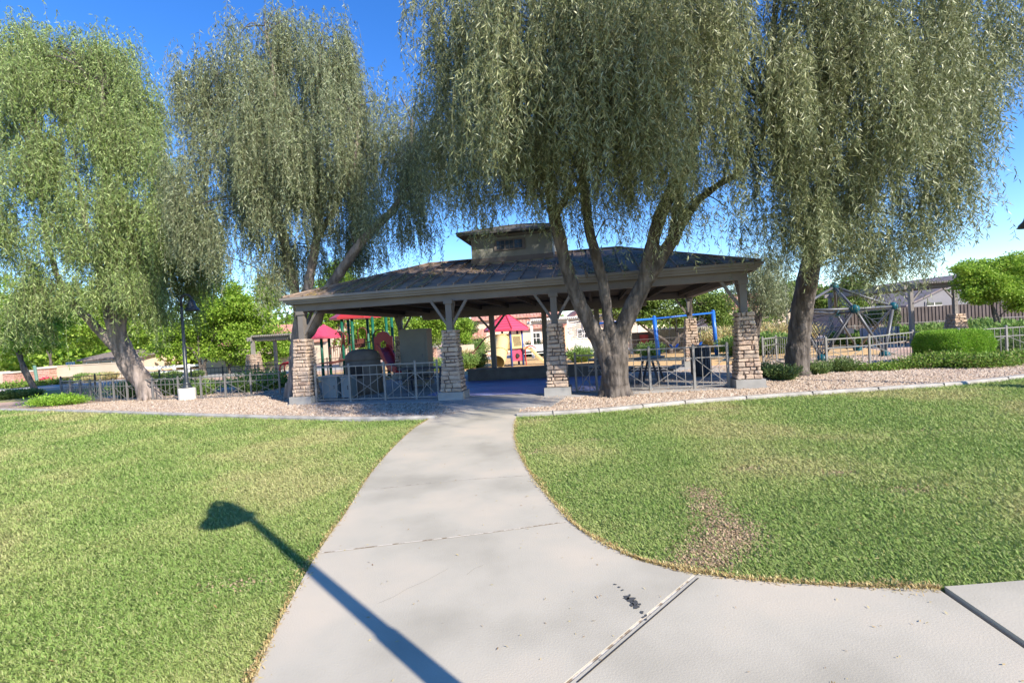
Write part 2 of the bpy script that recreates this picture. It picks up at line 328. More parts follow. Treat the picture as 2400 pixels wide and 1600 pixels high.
def edge(pts, n, side):
    pts = np.array(pts); i = RS.integers(0, len(pts)-1, n); t = RS.random(n)[:, None]
    p = pts[i]*(1-t)+pts[i+1]*t; dd = pts[i+1]-pts[i]; nn = np.stack([-dd[:, 1], dd[:, 0]], 1); nn /= np.linalg.norm(nn, axis=1)[:, None]
    return p+nn*side*(RS.normal(0.012, .02, n)[:, None])*(1+.9*np.sin(p[:, :1]*9)*np.sin(p[:, 1:]*5))
def flakes(xy, z, name, m, lmin, lmax, wr, label, cat, tilt=.5):
    n = len(xy); az = RS.uniform(0, 2*PI, n); el = RS.uniform(-tilt*.2, tilt, n); l = RS.uniform(lmin, lmax, n)[:, None]
    d = np.stack([np.cos(az)*np.cos(el), np.sin(az)*np.cos(el), np.sin(el)], 1); sd = np.stack([-np.sin(az), np.cos(az), RS.uniform(-.4, .4, n)], 1)
    b = np.concatenate([xy, np.full((n, 1), z)], 1); v = np.empty((n, 4, 3)); v[:, 0] = b; v[:, 1] = b+d*l*.5+sd*l*wr; v[:, 2] = b+d*l; v[:, 3] = b+d*l*.5-sd*l*wr
    return tag(link(name, v.reshape(-1, 3), np.arange(n*4).reshape(-1, 4), m), label, cat, kind='stuff')
e1 = edge(pathL[:-6], 4500, 1); flakes(e1, .034, 'leaf_litter', 'litter', .01, .03, .12, 'dry straw and leaf litter along the left edge of the path', 'leaf litter', 1.)
e2 = edge([q for q in pathR[6:]], 7000, 1); flakes(e2, .034, 'leaf_litter', 'litter', .012, .035, .12, 'dry roots and litter along the curved right edge of the path', 'leaf litter', 1.)
xy = np.stack([RS.uniform(-3, 5, 3000), RS.uniform(1.5, 12, 3000)], 1); k = inpoly(xy[:, 0], xy[:, 1], s1) | inpoly(xy[:, 0], xy[:, 1], s2); xy = xy[k][:480]
flakes(xy, .037, 'leaf_litter', 'litter', .01, .032, .13, 'small fallen leaves scattered over the middle of the concrete path', 'leaf litter', .3)
xy = np.stack([RS.uniform(-14, 14, 9000), RS.uniform(2, 14, 9000)], 1); k = (inpoly(xy[:, 0], xy[:, 1], lawnL) | inpoly(xy[:, 0], xy[:, 1], lawnR)); xy = xy[k]
flakes(xy, .022, 'leaf_litter', 'litter', .02, .055, .08, 'yellow fallen leaves lying in the grass of both lawns', 'leaf litter', .5)
xy = np.concatenate([np.stack([RS.normal(c_[0], rx*.42, n_), RS.normal(c_[1], ry*.42, n_)], 1) for (c_, rx, ry), n_ in zip(bl, [1500]*7+[250]*20)])
xy = xy[inpoly(xy[:, 0], xy[:, 1], lawnL) | inpoly(xy[:, 0], xy[:, 1], lawnR)]
flakes(xy, .008, 'dead_turf', 'deadturf', .008, .026, .3, 'brown dead stems and soil crumbs in the worn turf patches', 'dead grass', .7)
# gravel stones
def stones(poly, n, name, label, sz=(.007, .022)):
    pa = np.array(poly); lo = pa.min(0); hi = pa.max(0); lo[0] = max(lo[0], -22); hi[0] = min(hi[0], 20); x = RS.uniform(lo[0], hi[0], n*2); y = RS.uniform(lo[1], hi[1], n*2); k = inpoly(x, y, poly) & (np.hypot(x, y) < 24); x = x[k]; y = y[k]; n = len(x)
    base = np.array([(1,0,0),(0,1,0),(-1,0,0),(0,-1,0),(.1,.1,.9)]); v = base[None]*RS.uniform(.6, 1.3, (n, 5, 1)); v = v+RS.normal(0, .18, v.shape)
    v *= (RS.uniform(*sz, n)*(1+np.hypot(x, y)/14))[:, None, None]; v += np.stack([x, y, np.full(n, .014)], 1)[:, None]
    f = (np.array([(0,1,4),(1,2,4),(2,3,4),(3,0,4)])[None]+5*np.arange(n)[:, None, None]).reshape(-1, 3)
    return tag(link(name, v.reshape(-1, 3), f, 'gravel'), label, 'gravel', kind='stuff')
stones(bedL, 120000, 'gravel', 'pinkish gravel around the leaning tree and lamp left of the path')
stones(bedR, 120000, 'gravel', 'pinkish gravel between the right lawn and the fence')

# ------------------------------------------------------------ stone pillars
def stonework(m, b, ux, uy, w0, w1, h, rows, z0=0., ns=(1, 3)):
    """tapered ledge-stone shaft: courses of rough blocks on four faces"""
    z = z0
    hs = [random.uniform(.75, 1.3) for _ in range(rows)]; t = sum(hs); hs = [q*h/t for q in hs]
    for hh in hs:
        tt = (z-z0)/h; w = w0+(w1-w0)*tt**.8
        for (a_, n_) in ((ux, -uy), (uy, ux), (-ux, uy), (-uy, -ux)):
            k = random.randint(*ns); cuts = [-.5]+sorted(random.uniform(-.38, .38) for _ in range(k))+[.5]
            cuts = [c for i, c in enumerate(cuts) if i == 0 or c-cuts[i-1] > .13 or i == len(cuts)-1]
            for c0, c1 in zip(cuts[:-1], cuts[1:]):
                pr = random.uniform(.0, .038); g = random.uniform(.007, .013)
                x0, x1 = (c0*(w+.04)+g), (c1*(w+.04)-g); za, zb = z+g, z+hh-g; base = w/2-.06; j = lambda q: random.uniform(-q, q)
                ft = w/2+pr; ch = min(.017, hh*.25)
                def pt(x, y, zz): return b+a_*x+n_*y+EZ*zz
                ring0 = [pt(x0, base, za), pt(x1, base, za), pt(x1, base, zb), pt(x0, base, zb)]
                ring1 = [pt(x0+j(.005), ft-ch+j(.014), za+j(.012)), pt(x1+j(.005), ft-ch+j(.014), za+j(.012)), pt(x1+j(.005), ft-ch+j(.014), zb+j(.012)), pt(x0+j(.005), ft-ch+j(.014), zb+j(.012))]
                ring2 = [pt(x0+ch, ft+j(.012), za+ch), pt(x1-ch, ft+j(.012), za+ch), pt(x1-ch, ft+j(.012), zb-ch), pt(x0+ch, ft+j(.012), zb-ch)]
                f = [(i, (i+1) % 4, (i+1) % 4+4, i+4) for i in range(4)]+[(i+4, (i+1) % 4+4, (i+1) % 4+8, i+8) for i in range(4)]+[(8, 9, 10, 11)]
                m.add(ring0+ring1+ring2, f)
        z += hh
def core(m, b, ux, uy, w0, w1, z0, z1):
    m.hexa([b+ux*i*w/2+uy*j*w/2+EZ*z for w, z in ((w0, z0), (w1, z1)) for i, j in ((-1,-1),(1,-1),(1,1),(-1,1))])

# ------------------------------------------------------------ pavilion
pav = empty('picnic_pavilion', L(0, 3.5), 'open picnic pavilion with standing seam metal roof, small cupola and tapered stone pillars', 'pavilion')
EV, RG = 3.14, 4.38; hu, hv0, hv1 = 6.48, -.36, 7.36; RU, VM = 3.35, 3.5
a = M(); th = .05
c = [L(-hu, hv0, EV), L(hu, hv0, EV), L(hu, hv1, EV), L(-hu, hv1, EV), L(-RU, VM, RG), L(RU, VM, RG)]
a.add(c+[q-EZ*th for q in c[:4]], [(0,1,5,4),(2,3,4,5),(1,2,5),(3,0,4),(6,7,1,0),(7,8,2,1),(8,9,3,2),(9,6,0,3)])
roof = a.build('roof', 'roof', pav)
a = M()
def seam(p, q): a.beam(p+EZ*.028, q+EZ*.028, .034, .06)
for k in range(29):                         # seams of the front and rear slopes
    u = -hu+.22+k*.45
    if u > hu-.1: break
    t = min(1, (hu-abs(u))/(hu-RU)) if abs(u) > RU else 1
    seam(L(u, hv0, EV), L(u, hv0+(VM-hv0)*t, EV+(RG-EV)*t)); seam(L(u, hv1, EV), L(u, hv1+(VM-hv1)*t, EV+(RG-EV)*t))
for k in range(17):
    v = hv0+.2+k*.45
    if v > hv1-.1: break
    t = min((v-hv0)/(VM-hv0), (hv1-v)/(hv1-VM)); t = min(t, 1)
    for s in (-1, 1): seam(L(s*hu, v, EV), L(s*(hu-(hu-RU)*t), v, EV+(RG-EV)*t))
a.build('seam', 'roof', roof)
a = M()
for p, q in ((c[0], c[4]), (c[3], c[4]), (c[1], c[5]), (c[2], c[5]), (c[4], c[5])): a.beam(p+EZ*.03, q+EZ*.03, .12, .05)
a.build('ridge_cap', 'roof', roof)
def ringbeam(m, u, v0, v1, w, z0, z1):
    h = z1-z0; z = (z0+z1)/2
    m.box(L(0, v0, z), (2*u+w, w, h), RZ); m.box(L(0, v1, z), (2*u+w, w, h), RZ)
    m.box(L(-u, (v0+v1)/2, z), (w, v1-v0-w-.002, h), RZ); m.box(L(u, (v0+v1)/2, z), (w, v1-v0-w-.002, h), RZ)
a = M(); ringbeam(a, hu-.03, hv0+.03, hv1-.03, .055, EV-.14, EV-.052); ringbeam(a, hu+.03, hv0-.03, hv1+.03, .06, EV-.075, EV-.01); ringbeam(a, hu-.085, hv0+.085, hv1-.085, .05, EV-.2, EV-.06); a.build('fascia', 'fascia', pav)
a = M(); ringbeam(a, 6.13, 0, 7, .22, 2.74, 2.96); ringbeam(a, 6.19, -.06, 7.06, .34, 2.963, EV-.15); 
a.box(L(-.2, 6.95, 2.64), (9.4, .2, .2), RZ); a.build('beam', 'trim', pav)
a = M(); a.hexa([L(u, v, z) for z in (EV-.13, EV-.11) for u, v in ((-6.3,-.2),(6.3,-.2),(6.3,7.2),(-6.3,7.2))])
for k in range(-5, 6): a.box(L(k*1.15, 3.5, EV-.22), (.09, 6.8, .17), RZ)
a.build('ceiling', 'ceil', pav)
# ceiling fan lamp
PL = [(-6.13,0),(-1.5,-.28),(1.36,-.16),(6.13,0)]; BK = [(-6.0,7),(6.13,7)]
for i, (u, v) in enumerate(PL+BK):
    b = L(u, v); H = 1.93
    a = M(); stonework(a, b, EX, EY, .54, .36, H-.25, 16, z0=.25); p = a.build('stone_pillar', 'stone', pav); a = M(); core(a, b, EX, EY, .50, .32, .2, H-.02); a.build('mortar_core', 'mortar', p)
    a = M(); core(a, b, EX, EY, .70, .69, -.05, .25); a.build('plinth', 'plinth', p)
    a = M(); a.box(b+EZ*(H+2.74)/2, (.17, .17, 2.74-H+.02), RZ); a.box(b+EZ*2.69, (.24, .24, .1), RZ); p = a.build('post', 'trim', pav)
    for s in (-1, 1):
        for ax in ((EX, 1), (EY, 1)):
            if ax[0] is EX and ((i in (0, 4) and s < 0) or (i in (3, 5) and s > 0)): continue
            if ax[0] is EY and s*(1 if v < 3 else -1) < 0: continue
            a = M(); a.beam(b+ax[0]*s*.07+EZ*2.06, b+ax[0]*s*.5+EZ*2.735, .07, .07); a.build('brace', 'trim', p)
for u in (-1.87, .35, 2.5):
    b = L(u, 6.9); a = M(); a.box(b+EZ*1.3, (.2, .2, 2.6), RZ); p = a.build('post', 'trim', pav)
    if u < 0:
        for s in (-1, 1): a = M(); a.beam(b+EX*s*.07+EZ*1.95, b+EX*s*.6+EZ*2.6, .08, .08); a.build('brace', 'trim', p)
def rooflit(n, u0, u1, t0, t1, label):
    u = RS.uniform(u0, u1, n); t = t0+(t1-t0)*RS.random(n)**1.3; q = u+RS.normal(0, .05, n); ok = np.sin(u*5.1)+np.sin(u*13.7+t*9)+RS.normal(0, .6, n) > -.1; lim = (hu-np.abs(u))/(hu-RU); ok &= t < np.minimum(lim, 1)-.03; u = u[ok]; t = t[ok]; n = len(u)
    sl_ = (RG-EV)/(VM-hv0); v_ = hv0+(VM-hv0)*t; p = O_[None]+EX*u[:, None]+EY*v_[:, None]; p[:, 2] = EV+(v_-hv0)*sl_+.012
    az = RS.uniform(0, 2*PI, n)[:, None]; ydir = EY+EZ*sl_; d = EX*np.cos(az)+ydir*np.sin(az); e = -EX*np.sin(az)+ydir*np.cos(az); l = RS.uniform(.04, .12, n)[:, None]
    nz = V(0, 0, .015); v = np.stack([p, p+d*l*.5+e*l*.14+nz, p+d*l, p+d*l*.5-e*l*.14+nz], 1)
    tag(link('leaf_litter', v.reshape(-1, 3), np.arange(n*4).reshape(-1, 4), 'litter'), label, 'leaf litter', kind='stuff')
rooflit(5000, -5.9, -2.2, .02, .55, 'dry leaves lying on the left end of the pavilion roof'); rooflit(7500, 1.5, 6.3, .02, .6, 'dry leaves lying on the right end of the pavilion roof'); rooflit(900, -1.5, 1.6, .3, .6, 'few dry leaves on the roof below the cupola')
# cupola
cu, cv, cw, cdp, ct = -.12, 3.35, 1.33, .93, 4.95
cup = M(); cup.box(L(cu, cv, (3.9+ct)/2), (2*cw, 2*cdp, ct-3.9), RZ); cup = cup.build('cupola', 'cupw', pav)
def hip(m, u0, u1, v0, v1, ze, zr, r):
    vm = (v0+v1)/2; q = [L(u0,v0,ze), L(u1,v0,ze), L(u1,v1,ze), L(u0,v1,ze), L(u0+r,vm,zr), L(u1-r,vm,zr)]
    q += [x-EZ*.07 for x in q[:4]]
    m.add(q, [(0,1,5,4),(2,3,4,5),(1,2,5),(3,0,4),(6,7,1,0),(7,8,2,1),(8,9,3,2),(9,6,0,3),(9,8,7,6)]); return q
a = M(); q = hip(a, cu-cw-.38, cu+cw+.38, cv-cdp-.38, cv+cdp+.38, ct+.08, 5.42, 1.35)
for k in range(9):
    t = (k+.5)/9; p = q[0]+(q[1]-q[0])*t; tt = min(1, min(t, 1-t)*(2*cw+.76)/1.35); s = L(0, 0)-L(0, 0)
    p2 = p+EY*(cdp+.38)*tt+EZ*(5.42-ct-.08)*tt; a.beam(p+EZ*.012, p2+EZ*.012, .025, .03)
for i, j in ((0,4),(1,5),(4,5),(2,5),(3,4)): a.beam(q[i]+EZ*.02, q[j]+EZ*.02, .08, .04)
a.build('cupola_roof', 'croof', cup)
a = M(); a.box(L(cu, cv, ct-.0), (2*cw+.16, 2*cdp+.16, .13), RZ); a.box(L(cu, cv-cdp-.012, 4.16), (2*cw+.05, .03, .16), RZ); a.build('cupola_trim', 'trim', cup)
win = M(); wz = 4.62
win.box(L(cu-.05, cv-cdp-.01, wz), (1.02, .05, .36), RZ); win = win.build('window', 'trim', cup)
a = M()
for k in (-1, 0, 1): a.box(L(cu-.05+k*.29, cv-cdp-.03, wz), (.25, .03, .26), RZ)
a.build('pane', 'glass', win)
a = M()
for k in (-1, 0, 1):
    a.box(L(cu-.05+k*.29, cv-cdp-.047, wz), (.012, .012, .26), RZ); a.box(L(cu-.05+k*.29, cv-cdp-.049, wz), (.25, .012, .012), RZ)
a.build('muntin', 'trim', win)
# low seat wall at the back of the shade-blue floor
a = M(); a.box(L(.1, 4.75, .23), (5.0, .4, .38), RZ); a.box(L(.1, 4.75, .45), (5.1, .5, .06), RZ)
tag(a.build('seat_wall', 'stucco'), 'low shaded seat wall along the back of the pavilion floor', 'wall')

# ------------------------------------------------------------ fences
def fence(pts, h, label, name='metal_fence', m='fmetal', group=None, npk=4, th=1., seg=None):
    pts = [V(*p) for p in pts]; f = empty(name, pts[0], label, 'fence', group)
    posts = []
    for p, q in zip(pts[:-1], pts[1:]):
        n = 1 if not seg else max(1, round(np.linalg.norm(q-p)/seg))
        posts += [p+(q-p)*k/n for k in range(n)]
    posts.append(pts[-1])
    for p in posts:
        a = M(); a.box(p+EZ*(h+.04)/2, (.055*th, .055*th, h+.04)); a.lathe(p+EZ*(h+.04), [(.034*th, 0), (.03*th, .02), (.004, .035)], 8); a.build('fence_post', m, f)
    for p, q in zip(posts[:-1], posts[1:]):
        a = M(); t = (q-p)/np.linalg.norm(q-p); p1 = p+t*.03; q1 = q-t*.03; ln = np.linalg.norm(q-p)
        for z, w in ((h-.015, .034), (h*.73, .026), (.07, .028)): a.beam(p1+EZ*z, q1+EZ*z, w*th, w*th)
        k = max(2, round(ln/.22))
        for i in range(1, k): r = p+(q-p)*i/k; a.beam(r+EZ*.085, r+EZ*(h-.03), .013*th, .013*th)
        nrm = np.cross(t, EZ)*.012
        if npk: a.beam(p1+EZ*(h*.72)+nrm, q1+EZ*.09+nrm, .014*th, .014*th); a.beam(q1+EZ*(h*.72)-nrm, p1+EZ*.09-nrm, .014*th, .014*th)
        a.build('fence_panel', m, f)
    return f
zz = .045
fence([L(-5.75,-.1,zz), L(-4.65,-.15,zz), L(-3.55,-.2,zz), L(-2.6,-.25,zz), L(-1.95,-.28,zz)], 1.03, 'grey metal fence with crossed bars between the two left stone pillars')
fence([G(1352,922), G(1400,924), G(1436,921)*1], 1.05, 'short grey crossed fence between the third pillar and the big tree trunk')
fence([L(2.75,-.12,zz), L(3.75,-.1,zz), L(4.85,-.1,zz), L(5.68,-.05,zz)], 1.08, 'grey metal fence with crossed bars beside the rightmost sunlit pillar')
fence([G(1790,858), G(1821,851), G(1939,874), G(2040,867), G(2142,849), G(2250,850), G(2361,842), G(2470,836)], 1.02, 'grey crossed fence running behind the right tree and clipped hedge')
fence([G(145,934), G(191,938), G(238,941), G(300,941), G(360,939), G(420,938), G(473,936), G(530,934), G(590,931), G(657,928)], .82, 'grey crossed fence behind the leaning tree and left lamp', seg=1.1, m='fmid')
fence([G(145,929), G(300,915), G(450,905), G(600,898), G(700,893)], .9, 'dark brown fence farther back behind the leaning tree', m='fdark', npk=0, seg=1.6)
fence([V(-14,26.5,0), V(-7,28,0)], .95, 'dark fence behind the left playground', m='fdark', npk=0, seg=1.8)
fence([V(5,27.5,0), V(12,28.5,0), V(20,28.8,0)], 1.0, 'dark fence behind the blue swings', m='fdark', npk=0, seg=1.8)
fence([V(18.5,31,0), V(32,30,0)], 1.0, 'pale picket fence in front of the dark slatted wall', m='fmetal', npk=0, seg=1.8)

# ------------------------------------------------------------ lamps
def lamp(b, ax, h, label):
    b = V(*b); ax = V(*ax); o = empty('street_lamp', b, label, 'street lamp', 'park lamps with bell shades')
    a = M(); a.lathe(b, [(.28, -.1), (.28, .42), (.265, .45)], 24); a.build('concrete_base', 'cbase', o)
    a = M(); a.lathe(b, [(.17, .45), (.17, .49), (.12, .53), (.12, .6), (.13, .62), (.066, .66), (.063, 1.9), (.052, 1.94), (.044, h-.55), (.04, h-.42)], 16); a.build('pole', 'lamp', o, True)
    a = M(); pts = [b+EZ*(h-.45)+V(0, 0, 0)]
    for k in range(0, 9):
        t = PI*k/9; pts.append(b+ax*(.19-.19*math.cos(t))+EZ*(h-.24+.22*math.sin(t)))
    a.tube(pts, [.045]*6+[.035]*4, 8); a.beam(b+ax*.03+EZ*(h-.3), b+ax*.33+EZ*(h-.24), .02); a.build('arm', 'lamp', o, True)
    a = M(); c_ = b+ax*.38; pr = [(.035, h-.16), (.05, h-.22), (.10, h-.27), (.12, h-.36), (.15, h-.46), (.2, h-.56), (.255, h-.61), (.245, h-.615), (.22, h-.55), (.1, h-.42), (.02, h-.35)]
    a.lathe(c_, pr, 24); s_ = a.build('lamp_shade', 'lamp', o, True)
    a = M(); a.lathe(c_, [(.02, h-.40), (.1, h-.44), (.12, h-.5), (.09, h-.56), (.02, h-.58)], 14); a.build('lens', 'lampg', s_, True)
    return o
lamp(G(440,938), (1, 0, 0), 3.85, 'dark park lamp with bell shade on pale concrete base beside the leaning tree')
lamp((1.10, .66, 0), (-.93, .37, 0), 4.22, 'park lamp behind the photographer casting its shadow on the path')
lamp((10.87, 9.6, 0), (-1, 0, 0), 3.85, 'park lamp at right edge with only its dark bell shade showing')

# ------------------------------------------------------------ weeping foliage
def strands(lobes, ns, m_leaf, name, parent, per=.036, ll=(.09, .15), lw=(.0065, .011), Lr=(.5, 1.7), zmin=None, sway=.12, lowk=1.08):
    """lobes: list of (centre xyz, radii xyz, weight)"""
    C = np.array([l[0] for l in lobes]); Rr = np.array([l[1] for l in lobes])
    wgt = np.array([l[1][0]*l[1][2]*1.0*(l[2] if len(l) > 2 else 1) for l in lobes]); wgt = wgt/wgt.sum()
    i = RS.choice(len(lobes), ns, p=wgt)
    # clustered start points: sprays
    ncl = max(8, ns//52); ci = RS.choice(len(lobes), ncl, p=wgt); d = RS.normal(0, 1, (ncl, 3)); d /= np.linalg.norm(d, axis=1)[:, None]
    rad = RS.random(ncl)**.4*(1+RS.normal(0, .13, ncl)); cp = C[ci]+d*Rr[ci]*rad[:, None]
    k = RS.integers(0, ncl, ns); st = cp[k]+RS.normal(0, 1, (ns, 3))*[.21, .21, .42]; out = (st-C[ci[k]])*[1, 1, 0]; out /= np.linalg.norm(out, axis=1)[:, None]+1e-6
    LL = RS.uniform(*Lr, ns)*(.6+.8*RS.random(ncl)[k])
    nl = np.maximum(5, (LL/per).astype(int)); tot = nl.sum(); s = np.repeat(np.arange(ns), nl)
    t = np.concatenate([np.arange(q)/q for q in nl])+RS.uniform(0, .03, tot)
    ph = RS.uniform(0, 6.28, (ns, 2)); o2 = out*RS.uniform(.1, .4, ns)[:, None]
    rise = .05+.32*RS.random(ns)**2
    def along(s, t):
        p = st[s]+o2[s]*(1-np.exp(-4*t))[:, None]; p[:, 2] += rise[s]*np.sin(np.minimum(t*5, PI))-LL[s]*t**1.15
        p[:, 0] += sway*np.sin(ph[s, 0]+t*4)*t; p[:, 1] += sway*np.sin(ph[s, 1]+t*4)*t; return p
    p = along(s, t)
    az = RS.uniform(0, 2*PI, tot); hz = RS.uniform(.2, .95, tot); dz = -RS.uniform(.3, 1., tot)
    dv = np.stack([np.cos(az)*hz, np.sin(az)*hz, dz], 1); dv /= np.linalg.norm(dv, axis=1)[:, None]
    rn = RS.normal(0, 1, (tot, 3)); sd = np.cross(dv, rn); sd /= np.linalg.norm(sd, axis=1)[:, None]
    l = RS.uniform(*ll, tot)[:, None]; wd = RS.uniform(*lw, tot)[:, None]; up = np.cross(sd, dv)
    v = np.empty((tot, 4, 3)); v[:, 0] = p; v[:, 1] = p+dv*l*.4+sd*wd; v[:, 2] = p+dv*l+up*l*.18; v[:, 3] = p+dv*l*.45-sd*wd
    lo = (C[:, 2]-Rr[:, 2]*lowk)[ci[k]]-RS.exponential(.22, ns)*(1+RS.random(ns)); keep = v[:, 2, 2] > lo[s]; v = v[keep]
    if zmin is not None: v = v[v[:, 2, 2] > zmin]
    n = len(v)
    K = 7; si = np.repeat(np.arange(ns), K-1); ki = np.tile(np.arange(K-1), ns); qa = along(si, ki/(K-1.)); qb = along(si, (ki+1)/(K-1.)); ok = qb[:, 2] > lo[si]; qa = qa[ok]; qb = qb[ok]
    wv = np.array([.002, .001, 0])*(1 if lw[0] < .008 else 1.4); tv = np.stack([qa-wv, qa+wv, qb+wv*.7, qb-wv*.7], 1); link('hanging_twigs', tv.reshape(-1, 3), np.arange(len(tv)*4).reshape(-1, 4), 'twig', parent)
    return link(name, v.reshape(-1, 3), np.arange(n*4).reshape(-1, 4), m_leaf, parent), cp
def px_lobe(x, y, Y, rx, rz, ry, w=1.): return (P(x, y, Y), (rx*Y/FPX, ry, rz*Y/FPX), w)
def limbs(paths, n=5):
    a = M()
    for pts, rad in paths:
        sp = smoothpath(pts, n); k = len(sp); r = np.interp(np.linspace(0, len(rad)-1, k), range(len(rad)), rad)
        a.tube(sp, [q*random.uniform(.94, 1.06) for q in r], 12, jit=.04)
    return a
def twigs(src, cps, n, parent, m='bark', r0=.035):
    """thin boughs from limb points out to the sprays"""
    a = M(); src = [V(*s) for s in src]
    for i in RS.choice(len(cps), min(n, len(cps)), replace=False):
        c_ = cps[i]
        if c_[1] < 7.3: continue
        low = [s for s in src if s[2] < c_[2]+.3] or src
        s = min(low, key=lambda q: np.linalg.norm((q-c_)*[1, 1, .7])+random.random()*.25); mid = (s+c_)/2+V(random.uniform(-.2, .2), random.uniform(-.2, .2), random.uniform(.1, .5)); dd = np.linalg.norm(c_-s)
        a.tube(smoothpath([s, mid, c_], 4), np.linspace(r0*min(1, .4+dd/5), .007, 9), 5, cap=False)
    a.build('boughs', m, parent, True)
def remesh(o, vox=.03, sm=4):
    md = o.modifiers.new('fuse', 'REMESH'); md.mode = 'VOXEL'; md.voxel_size = vox; md.use_smooth_shade = True
    s_ = o.modifiers.new('soften', 'SMOOTH'); s_.iterations = sm; s_.factor = .5
    tx = bpy.data.textures.new('barkrelief', 'CLOUDS'); tx.noise_scale = .22; tx.noise_depth = 3
    dm = o.modifiers.new('relief', 'DISPLACE'); dm.texture = tx; dm.strength = .05; dm.mid_level = .5; dm.texture_coords = 'LOCAL'
def limbpts(paths, skip=.35):
    out = []
    for pts, rad in paths:
        sp = smoothpath(pts, 4); out += sp[int(len(sp)*skip):]
    return out
# --- big three-stem tree in front of pavilion
bC = G(1442, 929); YC = 11.95
tC = empty('weeping_tree', bC, 'large weeping willow-like tree with three grey stems in front of the pavilion', 'tree', 'weeping trees around the pavilion')
def flare(b, r, n, h=.35, lean=(0, 0)):
    out = []
    for k in range(n):
        an = 2*PI*k/n+random.uniform(-.3, .3); d_ = V(math.cos(an), math.sin(an), 0)
        out.append(([b+d_*r*1.7-EZ*.08, b+d_*r*1.12+EZ*h*.35, b+d_*r*.72+EZ*h*1.6+V(*lean, 0)*.2], [r*.22, r*.33, r*.3]))
    return out
pc = [([bC-EZ*.1, D(1412,862,YC), D(1412,815,YC)], [.33, .30, .30]),
      ([D(1402,880,YC), D(1397,840,YC), D(1378,790,YC), D(1345,725,11.8), D(1312,650,11.6), D(1290,570,11.5), D(1272,490,11.4), D(1262,420,11.3), D(1255,350,11.2), D(1275,260,11), D(1290,150,10.8), D(1300,20,10.6)], [.22, .22, .22, .205, .19, .175, .16, .14, .12, .1, .08, .05]),
      ([D(1412,860,YC), D(1410,800,YC), D(1398,740,11.9), D(1388,665,11.8), D(1372,600,11.7), D(1352,520,11.6), D(1343,430,11.4), D(1335,350,11.2), D(1345,220,11), D(1350,60,10.8)], [.2, .19, .155, .15, .145, .135, .13, .12, .09, .06]),
      ([D(1424,880,YC), D(1422,830,YC), D(1424,775,YC), D(1448,715,11.8), D(1480,650,11.7), D(1512,602,11.5), D(1545,545,11.4), D(1558,480,11.3), D(1562,430,11.2), D(1590,340,10.9), D(1620,220,10.5), D(1640,80,10.2)], [.24, .25, .25, .235, .215, .185, .16, .15, .14, .12, .09, .06]),
      ([D(1478,655,11.7), D(1492,590,11.5), D(1515,500,11.3), D(1548,430,11.1), D(1578,380,10.9), D(1595,300,10.6), D(1600,180,10.3)], [.19, .19, .175, .165, .155, .11, .08]),
      ([D(1548,560,11.4), D(1570,510,11.3), D(1605,460,11.1), D(1650,425,10.9), D(1700,390,10.6), D(1750,300,10.3)], [.12, .11, .10, .09, .07, .04]),
      ([D(1275,500,11.4), D(1300,455,11.2), D(1330,430,11), D(1360,380,10.8)], [.1, .09, .08, .05]),
      ([D(1348,640,11.7), D(1340,600,11.5), D(1320,520,11.3)], [.03, .025, .02])]
pc += [([D(1640,80,10.2), V(4.3, 9.5, 10.2), V(4.0, 7.4, 10.6), V(4.6, 4.9, 9.6), V(6, 3.6, 8.2)], [.06, .07, .07, .06, .03])]  # unseen bough added to carry the shading lobes out over the lawn
pc += flare(bC, .30, 7)
pc = [(p_, [q*(.9 if i else .97) for q in r_]) for i, (p_, r_) in enumerate(pc)]
o = limbs(pc).build('trunk', 'bark', tC, True); remesh(o)
lC = [px_lobe(*q) for q in [(1080,470,10.9,60,55,.9,.7),(1130,490,10.6,40,50,.7,.5),(1200,370,10.4,60,50,.8,.4),(1500,480,10.8,50,50,.7,.4),(1600,470,10.4,60,50,.8,.5),(1690,470,10.4,50,50,.9,.8),(1030,450,11.3,45,65,.8,.6),(1112,130,10.6,95,170,1.2),(1072,330,11.2,60,120,1),(1130,360,10.8,75,130,1,.8),(1230,180,9.2,130,210,1.4),(1250,350,10,90,110,1.2,.8),(1370,120,8.8,130,230,1.6),(1330,420,10.5,60,95,1,.5),(1390,380,10.4,80,90,1,.8),(1510,180,8.8,120,230,1.6),(1520,330,9.8,90,110,1.2,.8),(1640,180,9.2,120,240,1.5),(1640,400,10,75,110,1.2),(1440,430,11,40,70,.7,.5),(1300,620,10.9,24,40,.3,.25),(1390,560,11.2,25,50,.3,.2),(1180,-80,9.8,200,200,1.8,.6),(1500,-120,9,260,220,2,.6)]]
lC += [(V(5.0, 4.2, 7.7), (1.9, 1.3, .8), .9), (V(6.3, 3.6, 7.8), (1.5, 1.3, .8), .8), (V(3.9, 4.9, 7.4), (1.6, 1.2, .8), .9)]  # unseen crown lobes added overhead to shade the ground before the pavilion
o, cps = strands(lC, 9600, 'leafC', 'crown', tC, lw=(.0065, .0115)); twigs(limbpts(pc[:7]), cps, 240, tC)
